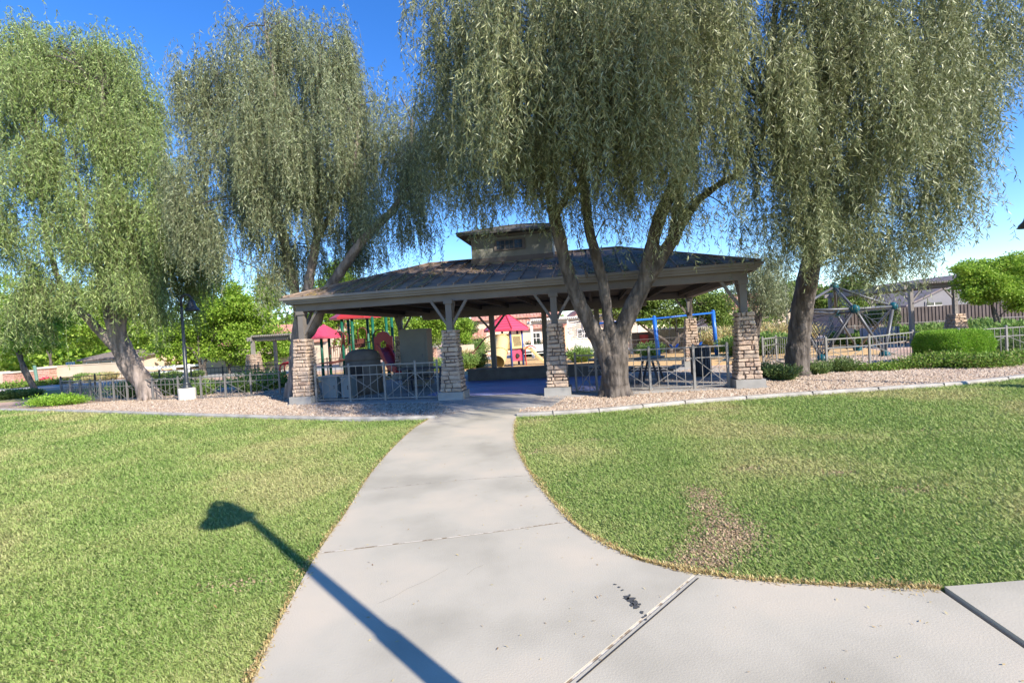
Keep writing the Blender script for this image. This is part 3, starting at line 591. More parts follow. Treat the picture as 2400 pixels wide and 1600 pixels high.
# --- right leaning tree
bD = G(1868, 882)
tD = empty('weeping_tree', bD, 'weeping tree with one stout leaning trunk at right, its wide crown reaching the right edge', 'tree', 'weeping trees around the pavilion')
pd = [([bD-EZ*.1, D(1833,800,14), D(1840,725,13.9), D(1851,660,13.7), D(1866,590,13.4), D(1882,525,13.1), D(1895,440,12.7), D(1898,340,12.4), D(1902,220,12), D(1910,80,11.6)], [.33, .31, .29, .28, .25, .2, .16, .13, .1, .06]),
      ([D(1868,590,13.4), D(1910,520,13), D(1960,440,12.5), D(2030,350,12), D(2100,250,11.6)], [.17, .13, .11, .09, .05]),
      ([D(1876,545,13.2), D(1850,450,12.7), D(1800,370,12), D(1760,260,11.4)], [.14, .12, .1, .06]),
      ([D(1890,480,12.9), D(1950,360,12.4), D(2060,200,12), D(2150,100,11.6)], [.13, .1, .08, .05])]
pd += flare(bD, .26, 6)
o = limbs(pd).build('trunk', 'bark', tD, True); remesh(o)
lD = [px_lobe(*q) for q in [(1790,150,10,130,230,1.6),(1930,160,9.8,130,250,1.8),(2070,160,10,130,230,1.6),(2200,170,11,110,190,1.4),(2300,60,11.3,80,110,1.1),(2335,140,11.4,40,100,.8,.8),(1780,430,11,80,130,1.2),(1840,500,11.6,70,110,1),(1930,430,10.6,100,130,1.3),(1940,560,11.2,80,55,.9,.7),(2050,420,10.8,100,150,1.3),(2140,400,11,80,150,1.2),(2180,320,11.2,70,150,1),(2230,280,11.4,50,100,.8,.6),(2080,560,11.4,60,70,.8,.8),(2020,590,11.6,70,50,.8,.7),(2000,-120,10,350,200,2.2,.6)]]
o, cps = strands(lD, 7800, 'leafC', 'crown', tD, lw=(.0065, .0115)); twigs(limbpts(pd[:4]), cps, 240, tD)
# --- tree behind the left pillar
bB = G(694, 937); bB = V(-7.35, 15.9, 0)
tB = empty('weeping_tree', bB, 'tall airy weeping tree rising behind the left corner of the pavilion roof', 'tree', 'weeping trees around the pavilion')
YB = 15.8
pb = [([bB-EZ*.1, P(694,880,YB), P(695,820,YB), P(703,760,YB), P(706,730,YB)], [.3, .24, .22, .21, .2]),
      ([P(703,760,YB), P(695,700,YB), P(678,620,YB), P(662,545,15.7), P(648,490,15.6), P(640,400,15.5), P(640,300,15.4), P(640,180,15.3), P(620,60,15.2)], [.16, .16, .15, .14, .12, .1, .08, .06, .03]),
      ([P(706,740,YB), P(720,680,YB), P(733,612,15.7), P(742,560,15.6), P(750,450,15.5), P(740,330,15.4), P(745,200,15.3), P(750,110,15.2)], [.17, .16, .14, .13, .11, .09, .06, .03]),
      ([P(706,800,YB), P(738,760,YB), P(773,675,15.4), P(815,612,15.1), P(853,560,14.9), P(890,523,14.7), P(930,480,14.5), P(960,400,14.4), P(965,280,14.3)], [.17, .17, .16, .15, .14, .13, .11, .08, .04]),
      ([P(742,560,15.6), P(790,480,15.3), P(830,380,15), P(840,250,15)], [.1, .08, .06, .03]),
      ([P(662,545,15.7), P(590,450,15.4), P(520,350,15.2), P(475,240,15.1)], [.1, .08, .05, .03])]
pb += flare(bB, .2, 5)
o = limbs(pb).build('trunk', 'barkA', tB, True); remesh(o)
lB = [px_lobe(*q) for q in [(595,90,15.5,38,80,.7,1.1),(650,60,15.5,45,75,.7),(700,150,15.5,60,110,1),(770,150,15.4,60,95,1),(815,210,15.3,40,90,.9),(590,210,15.5,75,90,1.1),(480,230,15.3,48,75,.7,.8),(455,280,15.3,30,70,.5,.5),(540,330,15.3,70,90,1),(640,320,15.2,100,110,1.4),(760,310,15,100,120,1.4),(825,350,15,50,110,1),(510,420,15.3,50,80,.8,.7),(590,440,15.2,70,70,1,.7),(680,450,15,80,80,1.1,.7),(800,440,14.8,80,80,1,.7),(940,250,14.4,40,70,.7,.9),(985,320,14.2,50,90,.9),(950,400,14.2,80,90,1),(1000,440,14.1,40,60,.6,.8),(880,510,14.3,70,45,.8,.6),(960,520,14.2,45,35,.6,.6),(640,560,15.4,30,80,.5,.45),(610,500,15.2,40,60,.6,.5),(480,520,15.1,50,60,.7,.6),(550,560,15.2,60,50,.8,.6),(640,640,15.3,35,70,.6,.45),(720,600,16.6,60,50,.7,.4),(800,560,16.2,80,50,.8,.5),(900,590,15.8,60,25,.7,.4),(440,430,15.1,40,80,.6,.5),(450,200,15.3,30,60,.6,.5)]]
o, cps = strands(lB, 8500, 'leafB', 'crown', tB, per=.05, ll=(.10, .17), lw=(.008, .0135), Lr=(.6, 2.2), lowk=1.35); twigs(limbpts(pb[:6]), cps, 260, tB)
# --- leaning tree at left
bA = G(352, 938)
tA = empty('weeping_tree', bA, 'leaning weeping tree with several fused pinkish grey stems on the gravel at left', 'tree', 'weeping trees around the pavilion')
YA = float(bA[1])
pa = [([bA-EZ*.1, P(338,900,YA), P(318,860,YA), P(298,825,YA), P(282,785,YA), P(270,740,YA), P(262,690,YA), P(255,600,18.3), P(250,480,18), P(245,340,17.8), P(240,200,17.6)], [.42, .36, .32, .29, .26, .25, .22, .19, .15, .11, .06]),
      ([P(335,905,YA), P(300,860,YA), P(278,822,YA), P(255,795,YA), P(225,768,YA), P(205,745,YA), P(180,722,18.5), P(160,690,18.3), P(140,660,18.1), P(120,600,17.9), P(100,500,17.7), P(90,380,17.5)], [.3, .27, .25, .23, .19, .17, .16, .13, .12, .10, .08, .05]),
      ([P(345,925,YA), P(318,895,YA+.1), P(292,868,YA), P(278,845,YA), P(272,820,YA)], [.24, .2, .16, .12, .09]),
      ([P(280,810,YA), P(262,770,YA), P(250,720,18.6), P(235,640,18.3), P(200,520,18), P(180,400,17.8)], [.2, .19, .18, .14, .1, .06]),
      ([P(290,800,YA), P(292,740,YA), P(330,640,18.4), P(380,540,18.1), P(410,440,18)], [.13, .12, .1, .08, .05])]
pa += flare(bA, .34, 6, lean=(-.4, 0))
pa = [(p_, [q*.86 for q in r_]) for p_, r_ in pa]
o = limbs(pa).build('trunk', 'barkA', tA, True); remesh(o, .035)
lA = [px_lobe(*q) for q in [(130,120,18.5,70,70,1),(210,150,18.5,90,80,1.3),(40,130,18.5,60,75,1),(285,200,18.2,60,85,1),(110,220,18,110,80,1.5),(230,290,17.8,110,90,1.5),(320,330,17.8,45,75,.8,.8),(60,330,17.8,90,90,1.4),(160,400,17.5,110,80,1.5),(290,440,17.5,80,70,1.2),(-40,250,18,60,150,1.2,.6),(30,480,17.3,90,80,1.3),(130,530,17.2,90,70,1.2),(230,530,17.2,80,70,1.2),(330,530,17.5,70,70,1,.9),(410,400,18,65,55,1,.8),(430,470,17.9,65,70,1,.9),(465,560,19.4,45,80,.8,.7),(390,600,19.2,60,70,.9,.8),(30,630,17,70,60,1,.8),(120,650,17.2,50,50,.8,.6),(240,640,17.2,70,50,.9,.8),(330,640,17.4,60,60,.9,.7),(20,720,17,60,70,.9,.7),(90,700,17,60,40,.9,.6),(200,650,16.8,70,45,.8,.8),(330,690,17.2,50,50,.8,.7),(390,670,19.3,50,65,.9,.8),(440,610,19.5,50,60,.8,.7),(290,640,16.9,60,60,.9,.8),(390,500,17.6,80,80,1,.9)]]
o, cps = strands(lA, 11500, 'leafA', 'crown', tA, per=.05, ll=(.11, .18), lw=(.0095, .0155), Lr=(.6, 1.9), sway=.15, lowk=1.3); twigs(limbpts(pa[:5]), cps, 200, tA)
# distant weeping tree right of pavilion
bE = G(1770, 842); tE = empty('weeping_tree', bE, 'smaller weeping tree behind the rightmost stone pillar', 'tree', 'weeping trees around the pavilion')
YE = float(bE[1]); pe = [([bE-EZ*.1, P(1775,770,YE), P(1790,700,YE), P(1800,620,YE)], [.14, .12, .1, .05]), ([P(1778,760,YE), P(1755,700,YE), P(1740,640,YE)], [.09, .07, .04])]
limbs(pe).build('trunk', 'bark', tE, True)
o, cps = strands([px_lobe(1790,610,YE,45,50,1), px_lobe(1760,660,YE,55,55,1), px_lobe(1800,680,YE,40,50,1), px_lobe(1730,640,YE,30,60,.8), px_lobe(1775,730,YE,45,30,1,.7)], 900, 'leafB', 'crown', tE, per=.07, ll=(.12, .2), lw=(.012, .018), Lr=(.4, 1.3))
twigs(limbpts(pe, .2), cps, 30, tE)

# ------------------------------------------------------------ broadleaf trees and shrubs
def leaves(lobes, n, size, m, name, parent=None, up=.3, flat=0., zmin=.02, asp=.45):
    C = np.array([l[0] for l in lobes]); Rr = np.array([l[1] for l in lobes]); wg = np.array([l[1][0]*l[1][2] for l in lobes]); wg = wg/wg.sum()
    ncl = max(10, n//26); ci = RS.choice(len(lobes), ncl, p=wg); d = RS.normal(0, 1, (ncl, 3)); d /= np.linalg.norm(d, axis=1)[:, None]
    cp = C[ci]+d*Rr[ci]*(RS.random(ncl)**.35)[:, None]; sc = Rr[ci].mean(1)*.16+size*.8
    k = RS.integers(0, ncl, n); p = cp[k]+RS.normal(0, 1, (n, 3))*sc[k][:, None]*[1.25, 1.25, .5]
    dv = RS.normal(0, 1, (n, 3)); dv[:, 2] += up; dv += d[k]*.6; dv /= np.linalg.norm(dv, axis=1)[:, None]
    sd = np.cross(dv, RS.normal(0, 1, (n, 3))+[0, 0, 1.2]); sd /= np.linalg.norm(sd, axis=1)[:, None]; un = np.cross(sd, dv)
    l = (size*RS.uniform(.6, 1.3, n))[:, None]; v = np.empty((n, 4, 3))
    v[:, 0] = p; v[:, 1] = p+dv*l*.45+sd*l*asp; v[:, 2] = p+dv*l+un*l*.15; v[:, 3] = p+dv*l*.45-sd*l*asp
    v = v[v[:, :, 2].min(1) > zmin]; n = len(v)
    return link(name, v.reshape(-1, 3), np.arange(n*4).reshape(-1, 4), m, parent), cp
def sub(lobes):
    out = []
    for x, y, rx, rz, dy in lobes:
        for _ in range(9):
            a_ = random.uniform(0, 2*PI); q = random.uniform(.2, .8); k = random.uniform(.3, .55)
            out.append((x+rx*q*math.cos(a_), y+rz*q*math.sin(a_), rx*k, rz*k*.8, dy+random.uniform(-.8, .8)))
    return out
def broad(base, Y, trunk, lobes, n, size, label, m='bright', r=.12, group='leafy trees beyond the fences', bark='bark', name='broadleaf_tree'):
    """trunk: list of pixel paths, lobes in pixels at depth Y"""
    b = G(*base) if Y is None else V(*(P(base[0], base[1], Y)[:2]), 0.)
    if Y is None: Y = float(b[1])
    t = empty(name, b, label, 'tree', group)
    ps = [([b-EZ*.05]+[P(x, y, Y) for x, y in tr], list(np.linspace(r, r*.3, len(tr)+1))) for tr in trunk]
    a = limbs(ps, 4); a.build('trunk', bark, t, True)
    n = int(n*1.9); size *= .66
    o, cps = leaves([px_lobe(x, y, Y+dy, rx, rz, (rx+rz)/2*Y/FPX) for x, y, rx, rz, dy in sub(lobes)], n, size, m, 'crown', t)
    src = [q for pts, rr in ps for q in smoothpath(pts, 3)[3:]]
    twigs(src, cps, 40, t, bark, r*.35)
    return t
broad((88,925), None, [[(78,905),(62,880),(52,858),(52,820),(75,780)],[(52,850),(30,800)]], [(60,800,60,35,0),(20,780,50,50,1),(110,790,50,40,-1),(60,740,80,40,0),(130,750,40,40,1)], 9000, .17, 'small tree with a bent trunk on the far left lawn', r=.15)
broad((120,880), 43, [[(118,840),(125,780)],[(118,840),(90,790)]], [(90,740,70,60,0),(30,700,60,60,1),(160,760,60,50,-1),(200,790,50,35,0),(150,700,60,50,1),(0,780,50,60,0)], 13000, .24, 'leafy tree behind the pillared garden wall at far left')
broad((300,890), 42, [[(300,830),(310,760)],[(300,830),(280,770)]], [(250,760,60,50,0),(330,760,60,50,0),(300,690,70,50,0),(360,800,50,35,0),(200,720,50,50,0)], 15000, .22, 'bright green tree behind the leaning trunk at left')
broad((480,905), 35, [[(470,860),(465,800),(470,740)],[(480,850),(500,790)],[(480,870),(440,800)]], [(500,690,65,60,0),(460,740,70,60,0),(540,740,60,60,0),(420,790,60,50,0),(500,810,70,45,0),(570,800,45,45,0),(560,690,30,40,0),(400,815,40,25,0)], 21000, .20, 'large bright green tree right of the left lamp', r=.16)
broad((540,885), 36, [[(535,860),(520,820),(505,770)]], [(600,770,50,50,0),(640,790,45,45,0),(630,700,35,60,0),(580,840,50,25,0),(660,830,30,30,0)], 12000, .2, 'bright tree behind the small left pergola')
broad((800,870), 36, [[(800,830),(805,770)],[(800,830),(850,760)]], [(760,760,60,45,0),(830,750,60,45,0),(900,760,50,50,0),(770,700,50,50,0),(860,800,80,30,0),(800,640,40,50,2)], 16000, .2, 'leafy tree behind the red playground roof')
broad((1000,850), 36, [[(1000,810),(1005,770)]], [(1005,770,45,35,0),(980,790,30,25,0),(1030,745,35,30,0),(1000,740,40,30,0)], 11000, .2, 'round bright green tree between the pavilion cabinet and second pillar')
broad((1085,835), 40, [[(1085,800)]], [(1085,785,22,28,0),(1080,765,20,20,0)], 4500, .2, 'small bright tree just right of the second stone pillar')
broad((1570,845), 29, [[(1572,815),(1555,795),(1520,775),(1495,755)],[(1572,815),(1590,790),(1620,770),(1640,740)],[(1590,795),(1580,760)]], [(1540,715,65,32,0),(1600,730,70,35,0),(1660,700,50,45,0),(1500,740,50,30,0),(1690,740,35,40,0),(1450,720,60,30,1),(1620,690,50,30,1)], 15000, .17, 'spreading mesquite with a forked dark trunk behind the blue swings', 'mesq', r=.14)
broad((1850,815), 36, [[(1850,770),(1840,720)]], [(1840,690,50,40,0),(1880,690,40,40,0),(1810,720,40,30,0),(1930,700,50,35,0),(1980,690,50,40,0),(2020,720,40,30,0)], 15000, .22, 'pale feathery tree behind the rope climber', 'mesq')
broad((1740,815), 34, [[(1745,780),(1760,740)]], [(1740,750,35,30,0),(1770,770,30,25,0),(1700,760,30,30,0)], 5000, .2, 'dusty green tree beyond the rightmost stone pillar', 'mesq')
broad((2352,790), 22, [[(2345,760),(2325,715),(2320,690)],[(2325,715),(2350,680)]], [(2330,640,60,35,0),(2290,650,50,40,0),(2375,660,60,50,0),(2330,690,60,30,0),(2400,620,50,30,0),(2260,625,25,18,0),(2290,695,30,20,0),(2420,690,60,40,0)], 30000, .13, 'bright green tree with a slanting trunk at the right edge', r=.09)
broad((2055,800), 27.5, [[(2050,770),(2040,745)],[(2050,770),(2070,745)]], [(2070,735,28,25,0),(2045,745,22,20,0),(2090,750,18,18,0)], 3500, .12, 'small sparse tree under the right pergola', 'shrub', r=.05)
broad((1130,815), 44, [[(1130,790)]], [(1095,760,20,14,0),(1105,775,15,15,0)], 2000, .2, 'dusky tree beside the tiled house', 'shrub')

def shrub(b, rx, ry, h, n, size, m, label, name='shrub', cat='shrub', group=None, blades_=False, boxy=False):
    b = V(*b)
    if blades_:                                # tufts of upright stems
        az = RS.uniform(0, 2*PI, n); rr = RS.random(n)**.6; x = b[0]+np.cos(az)*rr*rx*.45; y = b[1]+np.sin(az)*rr*ry*.45
        lean = rr*.75+RS.normal(0, .12, n); l = h*RS.uniform(.55, 1.15, n); k = 7
        v = np.empty((n, k, 4, 3)); d_ = np.stack([np.cos(az)*np.sin(lean), np.sin(az)*np.sin(lean), np.cos(lean)], 1)
        for i in range(k):
            p = np.stack([x, y, np.full(n, b[2])], 1)+d_*(l*(i+.3)/k)[:, None]; p[:, 2] -= (l*.12*(i/k)**2)
            q = RS.normal(0, 1, (n, 3)); q += d_*1.6; q /= np.linalg.norm(q, axis=1)[:, None]; s_ = np.cross(q, RS.normal(0, 1, (n, 3))); s_ /= np.linalg.norm(s_, axis=1)[:, None]
            v[:, i, 0] = p; v[:, i, 1] = p+q*size*.5+s_*size*.14; v[:, i, 2] = p+q*size; v[:, i, 3] = p+q*size*.5-s_*size*.14
        o = link(name, v.reshape(-1, 3), np.arange(n*k*4).reshape(-1, 4), m)
    else:
        lb = [(b+V(0, 0, h*.5), (rx*.8, ry*.8, h*.45))]+[(b+V(random.uniform(-.5, .5)*rx, random.uniform(-.5, .5)*ry, h*random.uniform(.3, .6)), (rx*.45, ry*.45, h*.38)) for _ in range(5)]
        if boxy:                               # clipped box: leaves in a rounded-box shell
            q = RS.normal(0, 1, (n, 3)); q /= (np.abs(q)**5).sum(1)[:, None]**.2; q *= (1-RS.exponential(.07, n))[:, None]*(1+.035*np.sin(q[:, :1]*9+q[:, 1:2]*7)+.03*np.sin(q[:, 2:]*8))
            p = b+V(0, 0, h*.5)+q*[rx, ry, h*.5]; dv = RS.normal(0, .8, (n, 3))+q*.6+[0, 0, .5]; dv /= np.linalg.norm(dv, axis=1)[:, None]; s_ = np.cross(dv, RS.normal(0, 1, (n, 3))); s_ /= np.linalg.norm(s_, axis=1)[:, None]
            l_ = (size*RS.uniform(.6, 1.7, n))[:, None]; v = np.stack([p, p+dv*l_*.5+s_*size*.16, p+dv*l_, p+dv*l_*.5-s_*size*.16], 1); v = v[v[:, :, 2].min(1) > .02]
            o = link(name, v.reshape(-1, 3), np.arange(len(v)*4).reshape(-1, 4), m)
        else: o, _ = leaves(lb, n, size, m, name, None, asp=.3)
    return tag(o, label, cat, group)
# right hedge, junipers
hb = G(2240, 852); shrub(hb+V(.18, .3, 0), .84, .7, 1.0, 62000, .05, 'hedge', 'bright green clipped boxy hedge in front of the grey fence', 'clipped_hedge', 'hedge', boxy=True)
def mat_plant(px, py, rx, ry, h, n, label, m='juniper'):
    b = G(px, py); shrub(b, rx, ry, h, n, .06, m, label, 'juniper', 'ground cover', 'low juniper mats')
mat_plant(2075, 868, 1.15, .4, .18, 7000, 'low juniper mat left of the clipped hedge')
mat_plant(2190, 862, 1.2, .6, .42, 8000, 'feathery juniper spilling at the left foot of the clipped hedge')
mat_plant(2300, 862, 1.2, .55, .4, 8000, 'juniper mat at the right foot of the clipped hedge')
mat_plant(2395, 852, 1.3, .5, .35, 7000, 'juniper mat running out of frame at right edge')
mat_plant(130, 950, 1.5, .55, .34, 11000, 'bright green ground cover at the left end of the gravel bed', 'hedge')
for px, py, r_, h_, lab, mm in [(1798,885,.26,.5,'small green bush right of the rightmost stone pillar','shrub'),(1835,892,.3,.5,'small green bush touching the left side of the leaning right trunk','shrub'),(1912,878,.3,.42,'greyish bush just right of the leaning right trunk','shrub'),(1972,872,.34,.48,'wispy bush against the grey fence left of the juniper','shrub'),(2400,835,.6,1.0,'dark tall bush behind the fence at right edge','shrub'),(2345,832,.5,.8,'dark bush behind the fence right of the hedge','shrub')]:
    shrub(G(px, py), r_*1.6, r_*1.6, h_, 420, .09, mm, lab, 'small_shrub', group='bushes along the right fence', blades_=True)
for px, py, r_, h_, lab in [(312,930,.5,.8,'green tuft plant behind the base of the leaning tree'),(410,925,.6,.85,'green tuft plant behind the fence left of the lamp'),(470,928,.4,.7,'dark green plant behind the fence right of the lamp'),(600,918,.7,.95,'tall green bladed plant behind the end of the left fence'),(640,912,.5,.8,'grey-green plant near the trunk behind the left pillar')]:
    shrub(G(px, py), r_*1.5, r_*1.5, h_, 500, .14, 'grass2', lab, 'tufted_plant', 'plant', 'tufted plants behind the left fence', True)
for px, py, r_, h_, lab in [(22,935,.7,.42,'grey-green rounded bush at the left edge of the photo'),(62,932,.65,.4,'grey-green rounded bush second from the left edge')]:
    shrub(G(px, py), r_*1.2, r_*1.2, h_, 800, .15, 'shrub', lab, 'rounded_bush', 'bush', 'bushes on the far left lawn', True)
def far(px, py, Y, rx, h, lab, m='shrub', n=500, bl=True, name='desert_bush', cat='bush', group='bushes in the far beds', size=.16):
    b = P(px, py, Y); b[2] = min(max(b[2], 0), .3); shrub((b[0], b[1], 0), rx*1.3, rx*1.2, h, n, size, m, lab, name, cat, group, bl)
for px, py, Y, rx, h, lab, m in [(195,884,38,.35,.65,'rounded green bush against the beige garden wall, left one','grass2'),(218,882,39,.25,.5,'smaller rounded green bush against the beige garden wall','grass2'),(236,881,38,.35,.6,'rounded green bush against the beige garden wall nearest the leaning trunk','grass2'),(212,890,35,.4,.55,'pale twiggy bush in the bed below the beige garden wall','dgrass'),(258,880,37,.45,.65,'pale bush left of the leaning trunk','dgrass'),(150,893,35,.4,.5,'pale twiggy bush by the street at far left','dgrass'),(365,880,33,.35,.55,'twiggy bush in front of the white rail fence, left one','shrub'),(405,878,33,.35,.55,'twiggy bush in front of the white rail fence beside the lamp','shrub'),(460,872,33,.3,.5,'twiggy bush in front of the right end of the white rail fence','shrub'),
    (1095,860,26,.5,.85,'green tuft left of the tan slide tower','grass2'),(1118,857,26.5,.45,.8,'green tuft touching the tan slide tower stairs','grass2'),(1095,840,38,.5,.8,'reddish twiggy bush by the cream wall','dgrass'),(1110,838,38.5,.5,.8,'greenish twiggy bush by the cream wall','shrub'),(1122,826,40,.6,2.0,'tall green plant at the arched house entry','grass2'),(1240,835,36,.8,1.2,'dark bush before the arched house window, left one','shrub'),(1268,833,36,.7,1.2,'dark bush before the arched house window, right one','grass2'),(1005,862,25,.7,.8,'pale green tuft behind the picnic table','grass2'),
    (1360,838,26,.6,.9,'palm-like tuft beside the striped lattice','grass2'),(1525,840,26,.5,.9,'green plant behind the swing set','grass2')]:
    far(px, py, Y, rx, h, lab, m)
for px, py, Y, rx, h, lab, m in [(1700,800,28,1.1,1.5,'tall straw coloured grass clump left of the rightmost pillar','dgrass'),(1760,798,29,.9,1.5,'straw coloured grass clump right of the rightmost pillar','dgrass'),(1800,795,29,1.1,1.6,'largest straw coloured grass clump near the round bush','dgrass'),(1860,790,29,1.0,1.6,'straw coloured grass clump behind the leaning right trunk','dgrass'),(1750,815,24,1.3,1.1,'green grass mound right of the rightmost pillar','grass2'),(1800,815,24,1.2,1.1,'green grass mound behind the small bushes','grass2'),(2000,795,28,1.4,.8,'green mound plant left of the pergola bench','grass2'),(2185,780,28.5,1.8,.95,'rounded green grass mound before the dark wall inside the pergola','grass2'),(2105,785,28.5,1.4,.9,'rounded green grass mound behind the pergola bench','grass2'),(2305,770,28,1.3,1.1,'green grass mound right of the pergola stone base','grass2'),(2385,790,21,1.5,1.05,'large grey-green grass mound at right edge','grass2'),(2320,795,21,1.1,.8,'grey-green grass mound behind the clipped hedge','grass2')]:
    far(px, py, Y, rx, h, lab, m, 1300, True, 'ornamental_grass', 'ornamental grass', 'ornamental grasses on the right', .22)
far(1826, 800, 26, .4, .75, 'small round dark green clipped bush among the tall grasses', 'shrub', 1500, False, 'round_bush', 'bush', None, .07)
far(108, 890, 37, .3, .5, 'patch of red flowers at the foot of the brick pillar', 'flower', 500, False, 'flower_bed', 'flowers', None, .12)
for px, py, Y, lab in [(30,906,33,'low green mat plant by the street at the left edge'),(75,900,34,'low green mat plant before the twin brick pillars'),(140,897,35,'long low green mat plant below the beige wall')]:
    b = P(px, py, Y); shrub((b[0], b[1], 0), 1.2, .6, .3, 1500, .16, 'juniper', lab, 'mat_plant', 'ground cover', 'low mats by the street')

# ------------------------------------------------------------ things in the pavilion
b = L(-5.25, 1.9, .045)
bb = empty('barbecue_hearth', b, 'dark rounded stucco barbecue hearth with a domed top inside the pavilion', 'barbecue')
a = M(); a.lathe(b, [(.62, 0), (.6, .5), (.58, .95), (.56, 1.1)], 28); a.build('body', 'stucco', bb, True)
a = M(); a.lathe(b, [(.57, 1.1), (.59, 1.13), (.56, 1.26), (.45, 1.38), (.3, 1.45), (.02, 1.48)], 28); a.build('dome', 'stucco', bb, True)
a = M(); a.box(b-EY*.57+EZ*.75, (.5, .12, .4), RZ); a.build('fire_opening', 'dark', bb)
def cabinet(b, w, d, h, label, m='bin', name='storage_bin'):
    t = empty(name, b, label, 'bin' if 'bin' in name else 'cabinet'); b = V(*b)
    a = M(); a.box(b+EZ*(h/2+.04), (w, d, h-.08), RZ); a.box(b+EZ*h, (w+.03, d+.03, .05), RZ); a.build('body', m, t)
    a = M(); a.box(b-EY*(d/2+.008)+EZ*(h*.5), (w*.84, .02, h*.78), RZ); dr = a.build('door', m, t)
    a = M(); a.box(b-EY*(d/2+.03)+EX*w*.32+EZ*h*.55, (.02, .03, .12), RZ); a.build('handle', 'steel', dr)
    return t
cabinet(L(-5.5, .45, .045), .5, .5, .72, 'wide blue-grey waste bin behind the left fence in the pavilion')
cabinet(L(-5.03, .5, .045), .28, .45, .66, 'narrow blue-grey waste bin next to the wider one in the pavilion')
cabinet(L(-3.85, 3.2, .045), 1.0, .55, 2.02, 'tall grey metal cabinet standing inside the pavilion behind the left fence', 'cabinet', 'tall_cabinet')
def table(b, rz, label, ln=1.6, m='bench'):
    b = V(*b); t = empty('picnic_table', b, label, 'picnic table', 'picnic tables under the pavilion'); ex = V(math.cos(rz), math.sin(rz), 0); ey = V(-ex[1], ex[0], 0)
    a = M()
    for k in range(4): a.box(b+ey*(-.27+k*.18)+EZ*.74, (ln, .16, .04), rz)
    a.build('table_top', m, t)
    for s in (-1, 1):
        a = M()
        for k in (0, 1): a.box(b+ey*s*(.62+k*.13)+EZ*.45, (ln, .12, .035), rz)
        a.build('bench_seat', m, t)
        a = M(); c_ = b+ex*s*ln*.33; a.beam(c_+EZ*.0-ey*.3, c_+EZ*.72-ey*.12, .06); a.beam(c_+EZ*.0+ey*.3, c_+EZ*.72+ey*.12, .06); a.beam(c_-ey*.7+EZ*.4, c_+ey*.7+EZ*.4, .05); a.build('leg', m, t)
    return t
table(L(-3.1, 1.9, .045), RZ+.1, 'dark picnic table behind the second pillar on the left side')
table(L(2.75, 1.9, .045), RZ, 'dark picnic table partly hidden by the three-stem tree', 1.2)
table(L(3.95, 1.6, .045), RZ+1.3, 'dark picnic table right of the three-stem tree behind the fence', 1.3)
# trash can
b = L(5.65, 3.0, .045); t = empty('litter_bin', b, 'round dark slatted litter bin beside the rear right pillar', 'litter bin')
a = M()
for k in range(22): an = 2*PI*k/22; a.box(b+V(math.cos(an)*.3, math.sin(an)*.3, .46), (.02, .065, .8), an)
a.build('slats', 'bench', t); a = M(); a.lathe(b, [(.26, .03), (.27, .82)], 20); a.build('liner', 'dark', t)
a = M(); a.lathe(b, [(.33, .86), (.33, .9), (.24, .97), (.12, .98)], 20); a.build('lid', 'bench', t, True)

# ------------------------------------------------------------ play equipment
# tower with hexagonal roof
b = V(.14, 25.6, 0); cx, cy = -.3, 26.4
tw = empty('slide_tower', (cx, cy, 0), 'play tower with red hexagonal roof, blue posts and tan tube slide', 'play tower')
a = M(); s_ = 45*1.0; zr = lambda py, px=1184: P(px, py, cy)[2]
ze, zt = 2.02, 2.95
n = 6; vs = [V(cx+1.27*math.cos(2*PI*k/n+.785), cy+1.27*math.sin(2*PI*k/n+.785), ze) for k in range(n)]+[V(cx+1.27*math.cos(2*PI*k/n+.785), cy+1.27*math.sin(2*PI*k/n+.785), ze-.12) for k in range(n)]+[V(cx, cy, zt)]
a.add(vs, [(k, (k+1) % n, 12) for k in range(n)]+[(k+6, (k+1) % n+6, (k+1) % n, k) for k in range(n)]); rf = a.build('roof', 'pink', tw)
a = M()
for k in range(n):
    a.beam(vs[k]+EZ*.01, vs[12]+EZ*.01, .05, .04)
    for j in range(1, 7): t_ = j/7; a.beam(vs[k]*(1-t_)+vs[12]*t_+EZ*.005, vs[(k+1) % n]*(1-t_)+vs[12]*t_+EZ*.005, .012, .02)
a.build('roof_rib', 'red', rf)
pp = [V(cx+.88*math.cos(2*PI*k/n+.785), cy+.88*math.sin(2*PI*k/n+.785), 0) for k in range(n)]
for p in pp: a = M(); a.tube([p, p+EZ*ze], .06, 10); a.build('post', 'navy', tw, True)
a = M(); a.poly([tuple(p[:2]) for p in pp], .88, .96); a.build('platform', 'brown', tw)
order = sorted(range(n), key=lambda k: pp[k][1])
def panel(p, q, z0, z1, m, name, slots=0):
    p = V(*p); q = V(*q); d_ = q-p; a = M(); a.beam(p+d_*.08+EZ*(z0+z1)/2, q-d_*.08+EZ*(z0+z1)/2, .05, z1-z0); o = a.build(name, m, tw)
    if slots:
        a = M(); nn = np.cross(d_/np.linalg.norm(d_), EZ); nn = nn if nn[1] < 0 else -nn
        for k in range(slots): c_ = p+d_*(.22+.56*k/(slots-1))+nn*.03; a.beam(c_+EZ*(z0+.12)+d_*.05, c_+EZ*(z1-.1)-d_*.05, .045, .012)
        a.build('slot', 'dark', o)
    return o
f0, f1 = pp[order[0]], pp[order[1]]
if f0[0] > f1[0]: f0, f1 = f1, f0
fr = sorted(pp, key=lambda p: p[0])[-1]
panel(f0, f1, .95, 1.75, 'tan', 'slide_panel'); panel(f1, fr, .95, 1.7, 'tan', 'slotted_panel', 7); o = panel(f1, fr, .28, .85, 'pink', 'activity_panel')
c_ = (f1+fr)/2+V(.0, -.06, .55); a = M(); a.lathe(c_-EZ*.0, [(.0, 0)]+[(.13, 0.)], 12) if 0 else a.tube([c_, c_+V(.04, -.09, 0)], [.14, .11], 14); a.build('knob', 'dark', o)
